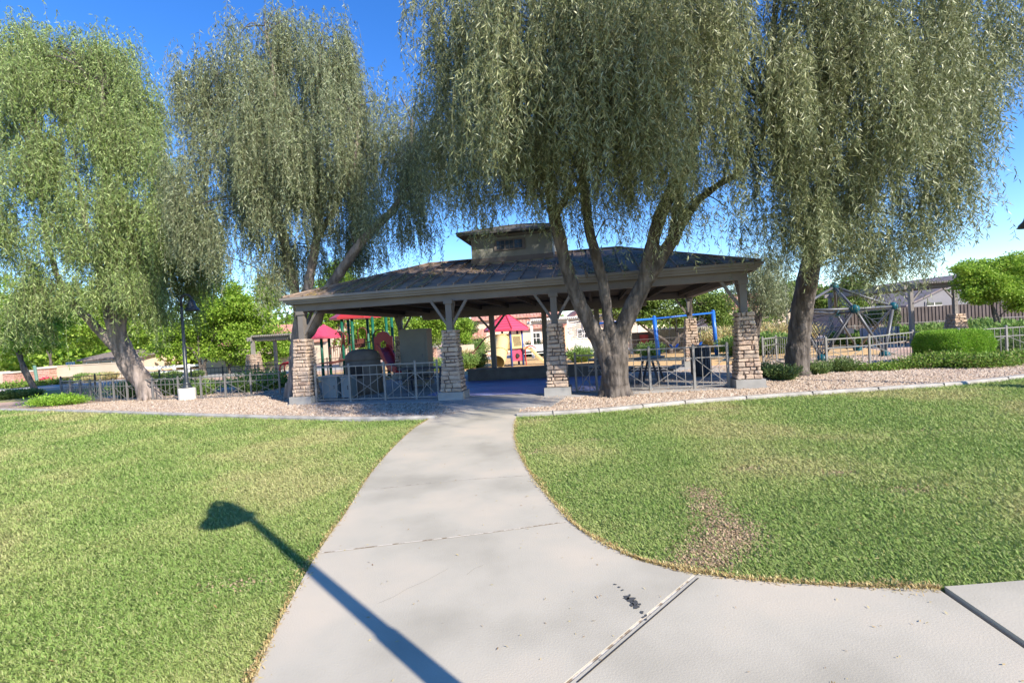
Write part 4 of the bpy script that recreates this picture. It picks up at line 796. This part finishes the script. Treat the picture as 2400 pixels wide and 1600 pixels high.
mid = (f0+f1)/2
tube = [mid+V(.02, .1, 1.42), mid+V(-.02, -.35, 1.4), mid+V(-.1, -.8, 1.05), mid+V(-.18, -1.2, .62), mid+V(-.25, -1.5, .42), mid+V(-.28, -1.7, .36)]
tp = smoothpath(tube, 5); a = M(); a.tube(tp, [.36]*len(tp), 20, cap=False); o = a.build('tube_slide', 'tan', tw, True); sd_ = o.modifiers.new('wall', 'SOLIDIFY'); sd_.thickness = .03
a = M()
for k in (5, 12): a.tube([tp[k], tp[k]+(tp[k+1]-tp[k])*.4], .4, 20)
a.build('slide_flange', 'tan', o)
st = fr+V(.1, 0, 0); a = M(); pr = smoothpath([st+EZ*.95, st+V(.35, -.1, .85), st+V(.75, -.2, .4), st+V(1.1, -.3, .08)], 4)
for p, q in zip(pr[:-1], pr[1:]): a.beam(p, q, .55, .1)
for k in range(2, 11, 2): a.lathe(pr[k]+EZ*.03, [(.09, 0), (.08, .06), (.02, .08)], 8)
a.build('climbing_ramp', 'tan', tw)
a = M(); l_ = sorted(pp, key=lambda p: p[0])[0]
for s in (-.35, .35):
    q = l_+V(0, s, 0); a.tube(smoothpath([q+EZ*1.7, q+V(-.35, 0, 1.55), q+V(-.9, 0, .95), q+V(-1.25, 0, .7), q+V(-1.3, 0, .1)], 4), .025, 6)
a.tube(smoothpath([l_+V(-1.3, -.36, .1), l_+V(-1.3, -.36, .75), l_+V(-1.1, -.36, .85), l_+V(-.9, -.36, .7), l_+V(-.9, -.36, .1)], 4), .03, 6); a.build('handrail', 'brown', tw, True)
a = M()
for k in range(4): a.box(l_+V(-.2-.25*k, 0, .85-.2*k), (.26, .7, .05))
a.build('stair', 'brown', tw)
a = M(); a.tube(smoothpath([fr+V(.15, -.3, .0), fr+V(.15, -.3, .85), fr+V(.45, -.3, 1.05), fr+V(.7, -.3, .9)], 5), .03, 6); a.build('grab_bar', 'red', tw, True)

# left play structure
Yp = 22.5
ps = empty('play_structure', V(-6.8, Yp, 0), 'red and green climbing structure with bridge, hoops and red chute slide', 'play structure')
def PP(x, y, dy=0.): return P(x, y, Yp+dy)
for x, dy, m in ((752,0,'green'),(770,.9,'green'),(800,0,'green'),(815,1.2,'green'),(824,0,'green'),(860,1.2,'green'),(872,0,'green'),(904,1.2,'green'),(917,0,'green')):
    top = PP(x, 742 if x > 790 else 782, dy); a = M(); a.tube([V(top[0], top[1], 0), top], .065, 10); a.build('post', m, ps, True)
c_ = PP(756, 776); a = M(); n = 6; R_ = .95; zt = PP(745, 762)[2]
vs = [V(c_[0]+R_*math.cos(2*PI*k/n), c_[1]+.3+R_*math.sin(2*PI*k/n), PP(756, 789)[2]) for k in range(n)]; vs2 = [v+EZ*-.09 for v in vs]
a.add(vs+vs2+[V(c_[0]-.05, c_[1]+.3, zt+.05)], [(k, (k+1) % n, 12) for k in range(n)]+[(k+6, (k+1) % n+6, (k+1) % n, k) for k in range(n)]+[tuple(range(11, 5, -1))]); a.build('small_roof', 'pink', ps)
c_ = PP(832, 742, .5); a = M(); vs = [V(c_[0]+1.25*math.cos(2*PI*k/n), c_[1]+.8*math.sin(2*PI*k/n), c_[2]-.02) for k in range(n)]; a.add(vs+[v-EZ*.09 for v in vs]+[V(c_[0], c_[1], c_[2]+.6)], [(k, (k+1) % n, 12) for k in range(n)]+[(k+6, (k+1) % n+6, (k+1) % n, k) for k in range(n)]+[tuple(range(11, 5, -1))]); a.build('large_roof', 'red', ps)
for x0, x1, y in ((798,825,842),(858,918,842),(750,775,850)):
    p = PP(x0, y); q = PP(x1, y); a = M(); a.hexa([V(p[0], Yp-.1, p[2]-.05), V(q[0], Yp-.1, p[2]-.05), V(q[0], Yp+1.2, p[2]-.05), V(p[0], Yp+1.2, p[2]-.05), V(p[0], Yp-.1, p[2]), V(q[0], Yp-.1, p[2]), V(q[0], Yp+1.2, p[2]), V(p[0], Yp+1.2, p[2])]); a.build('platform', 'brown', ps)
a = M()                                                    # barred bridge rails
a.beam(PP(772, 815), PP(905, 795), .05); a.beam(PP(772, 852), PP(812, 842), .12, .1)
for k in range(30): t_ = k/29; p = PP(772+133*t_, 815-20*t_); a.beam(p, V(p[0], p[1], p[2]-.75), .018)
a.build('bridge_railing', 'brown', ps)
for x, y, w_ in ((795,778,.45),(848,768,.4),(888,775,.5),(790,793,.35),(808,776,.25)):
    c_ = PP(x, y, -.1); pts = [V(c_[0]-w_/2, c_[1], c_[2]-.6)]+[V(c_[0]-w_/2*math.cos(PI*k/8), c_[1], c_[2]+w_/2*math.sin(PI*k/8)-.2) for k in range(9)]+[V(c_[0]+w_/2, c_[1], c_[2]-.6)]
    a = M(); a.tube(pts, .028, 6); a.build('hoop', 'brown', ps, True)
p = PP(825, 793, .2); q = PP(858, 815, .2); a = M(); a.box(((p[0]+q[0])/2, Yp+.1, (p[2]+q[2])/2), (q[0]-p[0], .06, .42)); a.build('red_panel', 'brown', ps)
a = M(); p = PP(899, 800, -.2)                              # chute hood
out = [(-.42,-.42),(-.42,.2),(-.3,.26),(-.22,.4),(0,.48),(.22,.4),(.3,.26),(.42,.2),(.42,-.42),(.2,-.42),(.16,-.05),(0,.05),(-.16,-.05),(-.2,-.42)]
for y0 in (0,): a.add([p+V(x, y_, z) for y_ in (-.08, .08) for x, z in out], [tuple(range(14)), tuple(range(27, 13, -1))]+[(i, (i+1) % 14, (i+1) % 14+14, i+14) for i in range(14)])
a.build('chute_hood', 'red', ps)
a = M(); q = smoothpath([p+V(-.1, -.1, -.3), p+V(.15, -.4, -.5), p+V(.45, -.8, -.95), p+V(.75, -1.2, -1.25), p+V(1.1, -1.5, -1.35)], 4)
for u_, v_ in zip(q[:-1], q[1:]): a.beam(u_, v_, .5, .06)
for s in (-.26, .26):
    for u_, v_ in zip(q[:-1], q[1:]): a.beam(u_+V(s*.7, s*.7, .1), v_+V(s*.7, s*.7, .1), .06, .26)
a.build('chute_slide', 'red', ps)
a = M(); p0 = PP(888, 850); 
for k in range(7): a.beam(p0+V(k*.13, 0, 0), V(p0[0]+k*.13, p0[1], .05), .03)
for k in range(5): a.beam(p0+V(0, 0, -.1-k*.3), p0+V(.8, 0, -.1-k*.3), .03)
a.build('net_ladder', 'brown', ps)
# red spring rider at left
b = G(672, 905); b = V(b[0], 24, 0); b = V(P(672, 850, 24)[0], 24, 0); t = empty('play_climber', b, 'small red metal climber beside the tree trunk behind the left pillar', 'play climber')
a = M(); a.tube(smoothpath([b+V(-.35, 0, 0), b+V(-.35, 0, .75), b+V(-.1, 0, .95), b+V(.25, 0, .85), b+V(.35, 0, 0)], 4), .04, 7); a.tube(smoothpath([b+V(-.35, .5, 0), b+V(-.35, .5, .75), b+V(-.1, .5, .95), b+V(.25, .5, .85), b+V(.35, .5, 0)], 4), .04, 7); a.build('frame', 'red', t, True)
a = M()
for k in range(5): a.beam(b+V(-.3+.14*k, 0, .85), b+V(-.3+.14*k, .5, .85), .03)
a.build('rung', 'red', t)
# swing set
sw = empty('swing_set', G(1540, 845), 'blue steel swing set with belt swings behind the pavilion', 'swing set')
s0, s1_, s2_ = G(1545, 845), G(1680, 832), P(1408, 795, 23.2); s2_[2] = 0
def topz(s, px, py): return P(px, py, s[1])
t0, t1, t2 = topz(s0, 1533, 747), topz(s1_, 1671, 733), topz(s2_, 1400, 758)
for s, t_ in ((s0, t0), (s1_, t1), (s2_, t2)): a = M(); a.tube([V(s[0], s[1], 0), t_+EZ*.08], .1, 12); a.lathe(t_+EZ*.08, [(.1, 0), (.07, .06), (.01, .08)], 12); a.build('post', 'bluep', sw, True)
a = M(); a.tube([t2, t0], .05, 8); a.tube([t0, t1], .05, 8); a.build('top_bar', 'bluep', sw, True)
for f_ in (.3, .7):
    c_ = t0+(t1-t0)*f_; e_ = (t1-t0)/np.linalg.norm(t1-t0); zb = .55
    a = M()
    for s in (-.26, .26): a.beam(c_+e_*s*.8, V(*(c_+e_*s)[:2], zb+.2), .016)
    ch = a.build('chain', 'steel', sw); a = M(); pts = [V(*(c_+e_*.26*q)[:2], zb+.2*q*q) for q in np.linspace(-1, 1, 9)]
    for p, q in zip(pts[:-1], pts[1:]): a.beam(p, q, .14, .025)
    a.build('swing_seat', 'bluep', sw)
# rope climber at right
nc = empty('rope_climber', V(14, 19, 0), 'steel tube climbing frame with teal hubs and black ropes', 'climbing frame')
hubs = dict(top=P(1955,672,20), left=P(1862,728,19), mid=P(2003,724,18.2), right=P(2093,718,19.2), f1=P(1927,852,18.2), f2=P(2074,838,18.5), back=P(1960,735,22), f0=P(1850,850,20), f3=P(2010,815,22.5))
for k, p in hubs.items():
    if k.startswith('f'): p[2] = max(.1, p[2]*.3)
pairs = [('top','left'),('top','mid'),('top','right'),('left','mid'),('mid','right'),('mid','f2'),('right','f2'),('left','f1'),('left','f0'),('top','back'),('back','right'),('back','left'),('back','f3'),('mid','f1'),('right','f3'),('f1','mid')]
for i, (x, y) in enumerate(pairs): a = M(); a.tube([hubs[x], hubs[y]], .055, 8); a.build('tube', 'steel', nc, True)
for k, p in hubs.items(): a = M(); r_ = .17 if not k.startswith('f') else .19; a.lathe(p, [(.03, -r_), (r_*.8, -r_*.6), (r_, 0), (r_*.8, r_*.6), (.03, r_)], 12); a.build('hub', 'teal', nc, True)
a = M()
for (x, y, z) in (('left','mid','f1'),('top','mid','back'),('left','back','f1'),('mid','right','f2')):
    A_, B_, C_ = hubs[x], hubs[y], hubs[z]; cc = (A_+B_+C_)/3
    for t_ in (.3, .6, .85):
        q = [cc+(h_-cc)*t_ for h_ in (A_, B_, C_)]
        for i in range(3): a.beam(q[i], q[(i+1) % 3], .022)
    for h_ in (A_, B_, C_): a.beam(cc, h_, .022)
a.build('rope', 'bench', nc)

# ------------------------------------------------------------ pergolas
def pergola(c4, h, label, stone, ns, slat_w=.1, over=.35, m='fmetal', brace=True):
    """c4: four post positions (front-left, front-right, back-right, back-left)"""
    c4 = [V(p[0], p[1], 0) for p in c4]; t = empty('pergola', sum(c4)/4, label, 'pergola')
    fl, fr_, br, bl = c4
    for i, p in enumerate(c4):
        z0 = 0
        if i in stone:
            ux = (fr_-fl)/np.linalg.norm(fr_-fl); uy = np.cross(EZ, ux); a = M(); stonework(a, p, ux, uy, .8, .5, 1.3, 12, z0=.15); core(a, p, ux, uy, .70, .43, 0, 1.44); a.build('stone_base', 'stone', t); z0 = 1.3
        a = M(); a.box(p+EZ*(z0+h)/2, (.17, .17, h-z0)); a.build('post', m, t)
    a = M()
    for p, q in ((fl, fr_), (bl, br), (fl, bl), (fr_, br)):
        d_ = (q-p)/np.linalg.norm(q-p); a.beam(p-d_*over+EZ*(h-.02), q+d_*over+EZ*(h-.02), .09, .22)
        if brace:
            a.beam(p+EZ*(h-.75)+d_*.06, p+d_*.6+EZ*(h-.12), .07); a.beam(q+EZ*(h-.75)-d_*.06, q-d_*.6+EZ*(h-.12), .07)
    a.build('beam', m, t)
    a = M()
    for k in range(ns):
        f_ = (k+.5)/ns; p = fl+(fr_-fl)*f_; q = bl+(br-bl)*f_; d_ = (q-p)/np.linalg.norm(q-p); a.beam(p-d_*over+EZ*(h+.14), q+d_*over+EZ*(h+.14), slat_w*.45, slat_w)
    a.build('roof_slat', m, t)
    return t
pr_ = pergola([P(2139,800,25), P(2242,800,25), P(2037,800,30.6)+V(.3, 0, 0), P(1950,800,30.6)], 2.98, 'grey pergola with flat slatted roof on stone-based posts at right', (1, 2), 26, m='pmetal')
pergola([P(596,860,27), P(690,860,27), P(735,860,31), P(648,860,31)], 2.3, 'small slatted pergola behind the left fence', (0,), 22, .1, .3, 'fmetal', False)
pergola([P(1250,840,33), P(1480,840,31), P(1500,830,37), P(1290,830,38)], 2.45, 'white striped lattice pergola behind the playground', (), 46, .16, .3, 'white', False)
# lattice side of white pergola
b = P(1335, 840, 30.5); t = empty('lattice_screen', V(b[0], b[1], 0), 'white slanting lattice screen beside the third stone pillar', 'lattice')
a = M(); 
for x in (0, .9): a.beam(V(b[0]+x, b[1], 0), V(b[0]+x, b[1], 2.4), .09)
a.build('screen_frame', 'white', t)
a = M()
for k in range(18): z = .3+k*.12; a.beam(V(b[0], b[1], z-.1), V(b[0]+.9, b[1]-.02, z), .03, .05)
a.build('screen_slat', 'white', t)
# benches
def bench(b, ln, label, m='benchm'):
    b = V(*b); t = empty('park_bench', b, label, 'bench', 'park benches')
    a = M()
    for k in range(3): a.box(b+V(0, k*.14, .45), (ln, .12, .035))
    a.build('seat', m, t)
    a = M(); a.box(b+V(0, .46, .78), (ln, .04, .42))
    a.build('backrest', m, t)
    for s in (-1, 1): a = M(); a.beam(b+V(s*ln*.45, 0, 0), b+V(s*ln*.45, 0, .45), .05); a.beam(b+V(s*ln*.45, .4, 0), b+V(s*ln*.45, .46, .98), .05); a.build('leg', 'bench', t)
q = P(2080, 820, 24); bench((q[0], q[1], 0), 2.0, 'blue-grey bench with slatted back under the right pergola')
q = P(1262, 850, 30); bench((q[0], q[1], 0), 1.8, 'pale bench right of the slide tower ramp', 'white')
q = P(1385, 850, 27); bench((q[0], q[1], 0), 1.6, 'pale bench beside the lattice screen', 'white')
# grill under pergola
q = P(1985, 812, 24); t = empty('charcoal_grill', (q[0], q[1], 0), 'small dark park grill on a post left of the pergola bench', 'grill')
a = M(); a.tube([V(q[0], q[1], 0), V(q[0], q[1], .8)], .05, 8); a.build('post', 'bench', t); a = M(); a.box((q[0], q[1], .9), (.5, .4, .22)); a.box((q[0], q[1], 1.03), (.56, .1, .03)); a.build('firebox', 'bench', t)

# ------------------------------------------------------------ walls and buildings
def wall(p, q, h, th, label, m, capm=None, name='garden_wall', slats=0):
    p = V(*p[:2], 0); q = V(*q[:2], 0); t = empty(name, p, label, 'wall'); a = M(); a.beam(p+EZ*h/2, q+EZ*h/2, th, h); o = a.build('wall_face', m, t)
    if capm: a = M(); a.beam(p+EZ*(h+.04), q+EZ*(h+.04), th+.08, .08); a.build('coping', capm, t)
    if slats:
        a = M(); d_ = (q-p)/np.linalg.norm(q-p); nn = V(-d_[1], d_[0], 0); nn = nn if nn[1] < 0 else -nn; L_ = np.linalg.norm(q-p); k = int(L_/slats)
        for i in range(k): c_ = p+d_*(i+.5)*slats+nn*(th/2+.02); a.beam(c_+EZ*.03, c_+EZ*(h-.02), slats*.5, .04, up=nn)
        a.build('slat', m, t)
    return t
def zat(px, py, Y): return float(P(px, py, Y)[2])
wall(P(1985, 800, 32), P(2520, 760, 31), zat(2100, 722, 32), .2, 'dark brown slatted wall behind the right pergola', 'wallR', slats=.22)
wall(P(110, 870, 40), P(320, 870, 39), zat(180, 856, 40), .2, 'beige stucco garden wall at left with coping', 'cream2', 'cream2')
wall(P(-60, 880, 44), P(22, 880, 43), zat(0, 878, 43)+.3, .2, 'short beige wall at the left edge', 'cream2')
wall(P(1050, 830, 38), P(1112, 828, 38), zat(1090, 808, 38), .2, 'cream stucco wall beside the brick gate pillar', 'cream2')
wall(P(470, 880, 38), P(720, 870, 37), zat(560, 832, 38), .2, 'tan stucco wall behind the bright tree and left pergola', 'cream2')
def brick(px0, px1, ytop, Y, label):
    p = P(px0, 860, Y); q = P(px1, 860, Y); h = zat((px0+px1)/2, ytop, Y); w_ = abs(q[0]-p[0]); c_ = V((p[0]+q[0])/2, Y, 0); t = empty('brick_pillar', c_, label, 'pillar', 'stone veneer gate pillars')
    a = M(); stonework(a, c_, V(1, 0, 0), V(0, 1, 0), w_*.94, w_*.9, h, 9); core(a, c_, V(1, 0, 0), V(0, 1, 0), w_*.9, w_*.86, 0, h); a.build('shaft', 'brick', t); a = M(); a.box(c_+EZ*(h+.07), (w_*1.12, w_*1.12, .14)); a.build('cap', 'cap', t)
brick(98, 126, 863, 39.5, 'stone veneer pillar with pale cap at the left end of the beige wall'); brick(17, 44, 874, 42, 'leftmost stone veneer gate pillar'); brick(62, 79, 871, 43, 'middle stone veneer gate pillar between the other two')
brick(1011, 1026, 814, 37.5, 'brick gate pillar left of the second pavilion pillar')
# white rail fence
t = empty('rail_fence', P(340, 880, 35.5)*[1, 1, 0], 'white two-rail fence behind the leaning tree', 'fence')
p = P(340, 870, 35.5)*[1, 1, 0]; q = P(478, 870, 35.5)*[1, 1, 0]
for k in range(5): c_ = p+(q-p)*k/4; a = M(); a.box(c_+EZ*.45, (.14, .14, .95)); a.build('fence_post', 'white', t)
a = M(); a.beam(p+EZ*.8, q+EZ*.8, .05, .16); a.beam(p+EZ*.42, q+EZ*.42, .05, .16); a.build('rail', 'white', t)
# basketball hoop, sign pole
q = P(165, 853, 46); t = empty('basketball_hoop', (q[0], q[1], 0), 'blue and white basketball backboard showing above the beige wall', 'basketball hoop')
a = M(); zc = zat(165, 853, 46); a.box((q[0], q[1], zc), (.86, .05, .42)); bd = a.build('backboard', 'signb', t)
a = M()
for dx, dz, w_, h_ in ((0, .17, .78, .03), (0, -.17, .78, .03), (-.38, 0, .03, .34), (.38, 0, .03, .34), (0, .05, .3, .03), (-.15, -.03, .03, .18), (.15, -.03, .03, .18)): a.box((q[0]+dx, q[1]-.035, zc+dz), (w_, .02, h_))
a.build('marking', 'white', bd); a = M(); a.tube([V(q[0], q[1]+.1, 0), V(q[0], q[1]+.1, zc)], .06, 8); a.build('pole', 'bench', t)
q = P(87, 880, 36); a = M(); a.tube([V(q[0], q[1], 0), V(q[0]-.15, q[1], zat(86, 856, 36))], .1, 8); tag(a.build('marker_post', 'pole'), 'pale green slanting post by the street at far left', 'post')
q = P(1846, 780, 33); t = empty('flag_pole', (q[0], q[1], 0), 'thin tall pale pole behind the leaning right tree', 'pole'); a = M(); a.tube([V(q[0], q[1], 0), V(q[0], q[1], zat(1841, 672, 33))], .05, 8); a.build('shaft', 'fmetal', t)
a = M(); a.lathe(V(q[0], q[1], zat(1841, 672, 33)), [(.07, 0), (.06, .06), (.01, .1)], 8); a.build('finial', 'fmetal', t)
# buildings: boxes with pitched tile roofs
def house(name, label, blocks, wm, tm, wins=(), doors=()):
    """blocks: (x0,x1,y0,y1,zwall,zridge,axis)  axis 0: ridge along x, 1: ridge along y (gable to camera)"""
    t = empty(name, V(blocks[0][0], blocks[0][2], 0), label, 'house')
    for x0, x1, y0, y1, zw, zr_, ax in blocks:
        a = M(); a.box(((x0+x1)/2, (y0+y1)/2, zw/2), (x1-x0, y1-y0, zw)); xm = (x0+x1)/2; ym = (y0+y1)/2
        if ax == 1: a.add([(x0, y0, zw), (x1, y0, zw), (xm, y0, zr_), (x0, y1, zw), (x1, y1, zw), (xm, y1, zr_)], [(0, 1, 2), (4, 3, 5)])
        elif ax == 0: a.add([(x0, y0, zw), (x0, y1, zw), (x0, ym, zr_), (x1, y0, zw), (x1, y1, zw), (x1, ym, zr_)], [(1, 0, 2), (3, 4, 5)])
        a.build('wall', wm, t)
        o_ = .35; a = M(); e = .12
        if ax == 1:
            sl_ = (zr_-zw)/((x1-x0)/2)
            for s, xe in ((-1, x0-o_), (1, x1+o_)):
                zed = zw-o_*sl_; q_ = [V(xe, y0-o_, zed), V(xm, y0-o_, zr_), V(xm, y1+o_, zr_), V(xe, y1+o_, zed)]; a.hexa(q_+[v+EZ*e for v in q_])
        else:
            sl_ = (zr_-zw)/((y1-y0)/2)
            for ye in (y0-o_, y1+o_):
                zed = zw-o_*sl_; q_ = [V(x0-o_, ye, zed), V(x1+o_, ye, zed), V(x1+o_, ym, zr_), V(x0-o_, ym, zr_)]; a.hexa(q_+[v+EZ*e for v in q_])
                k = int((x1-x0+2*o_)/.32)
                for i in range(k): x_ = x0-o_+(i+.5)*.32; a.beam(V(x_, ye, zed+e+.01), V(x_, ym, zr_+e+.01), .16, .07)
        a.build('roof', tm, t)
    for xc, y_, zc, w_, h_ in wins:
        a = M(); a.box((xc, y_-.03, zc), (w_+.2, .06, h_+.2)); o = a.build('window', 'white' if wm != 'greyst' else 'greyst', t); a = M(); a.box((xc, y_-.07, zc), (w_, .03, h_)); a.build('pane', 'glass', o)
        a = M(); a.box((xc, y_-.09, zc), (.05, .02, h_)); a.box((xc, y_-.092, zc), (w_, .02, .05)); a.build('muntin', 'white', o)
    for xc, y_, w_, h_ in doors:
        a = M(); a.box((xc, y_-.02, h_/2), (w_, .06, h_)); a.tube([V(xc, y_+.01, h_), V(xc, y_-.05, h_)], w_/2, 18); a.build('arched_doorway', 'dark', t)
    return t
X = lambda px, Y: float(P(px, 800, Y)[0])
house('tiled_house', 'cream two-storey house with red clay tile roofs behind the slide tower', [(X(1150,46), X(1310,46), 46, 56, 3.4, 5.6, 0), (X(1115,44), X(1150,44), 44, 54, 3.2, 4.4, 0), (X(1220,45), X(1300,45), 45, 47, 2.35, 3.0, 0), (X(1102,43), X(1132,43), 43, 46, 1.7, 2.5, 0)], 'cream', 'tile', [(X(1257,45), 45, 1.25, .7, .9), (X(1252,46), 46, 2.9, .6, .5)], [(X(1122,43), 43, 1.0, 1.1)])
house('tiled_house', 'cream house with red tile roof seen between the third pillar and big tree', [(X(1325,48), X(1420,48), 48, 58, 2.2, 3.9, 1), (X(1400,50), X(1520,50), 50, 60, 3.2, 5.2, 1)], 'cream', 'tile', [(X(1370,48), 48, 1.4, 1.2, .8)])
house('grey_house', 'grey stucco house with a gable roof above the dark slatted wall', [(X(2130,38), X(2440,38), 38, 50, zat(2140,705,38)-.3, zat(2310,640,38), 1)], 'greyst', 'greytile', [(X(2192,38), 38, zat(2192,716,38), 1.2, .5)])
house('tiled_house', 'small tiled house roof peeking left of the pergola post', [(X(2020,48), X(2120,48), 48, 56, 2.9, 3.9, 0)], 'cream', 'tile')
house('tiled_house', 'low house with eaves above the beige garden wall at left', [(X(190,50), X(330,50), 50, 60, 1.6, 2.4, 0)], 'cream', 'greytile', [(X(230,50), 50, 1.2, 2.5, .3)])
house('tiled_house', 'tan house with red roof behind the left pergola', [(X(520,46), X(760,46), 46, 56, 2.2, 4.0, 0)], 'cream2', 'tile')
house('tiled_house', 'cream house in the trees behind the tall grasses', [(X(1700,52), X(1900,52), 52, 62, 3.2, 4.8, 0)], 'cream', 'tile', [(X(1760,52), 52, 2.2, 1.0, .9)])
house('tiled_house', 'cream house with tiled roof partly hidden beyond the rope climber', [(X(1930,50), X(2080,50), 50, 60, 3.3, 4.8, 0)], 'cream', 'tile')
# corrugated shed with red door
t = empty('metal_shed', V(X(1495,31), 31, 0), 'pale corrugated shed with a dark end and red door behind the mesquite', 'shed')
zt = zat(1600, 768, 31); a = M(); a.box(((X(1545,31)+X(1690,31))/2, 32, zt/2), (X(1690,31)-X(1545,31), 2, zt))
k = 34; x0 = X(1545,31); x1 = X(1690,31)
for i in range(k): a.box((x0+(x1-x0)*(i+.5)/k, 30.98, zt/2), ((x1-x0)/k*.5, .06, zt-.04))
a.build('wall', 'shed', t); a = M(); a.box(((X(1495,31)+X(1545,31))/2, 32, zt*.45), (X(1545,31)-X(1495,31)-.01, 1.9, zt*.9)); a.build('dark_end', 'wallR', t); a = M(); a.box(((X(1500,31)+X(1520,31))/2, 31.02, zt*.5), (X(1520,31)-X(1500,31), .06, zt*.6)); a.build('door', 'red', t)
# electrical boxes at left of second pillar
q = P(1003, 840, 36); a = M(); a.box((q[0], q[1], .62), (.4, .3, 1.25)); a.box((q[0], q[1], 1.27), (.44, .34, .05)); tag(a.build('utility_box', 'white'), 'white utility box beside the brick gate pillar', 'utility box')
q = P(1011, 840, 37); 
# far tree belt closing the horizon
def belt(x0, x1, Y, h, n, label, m='shrub'):
    lb = [(V(x, Y+random.uniform(-4, 4), h*random.uniform(.3, .55)), (5, 3, h*random.uniform(.35, .55))) for x in np.arange(x0, x1, 4.5)]
    o, _ = leaves(lb, n, .5, m, 'far_trees'); tag(o, label, 'woodland', kind='stuff')
belt(-110, 120, 78, 4.6, 45000, 'hazy green mass of distant garden trees closing the horizon', 'mesq')
belt(-70, -28, 58, 6.5, 22000, 'dense green trees beyond the street at far left', 'bright')
belt(-40, -12, 62, 6.0, 14000, 'mass of garden trees beyond the left pergola', 'mesq')
print('objects', len(bpy.data.objects))
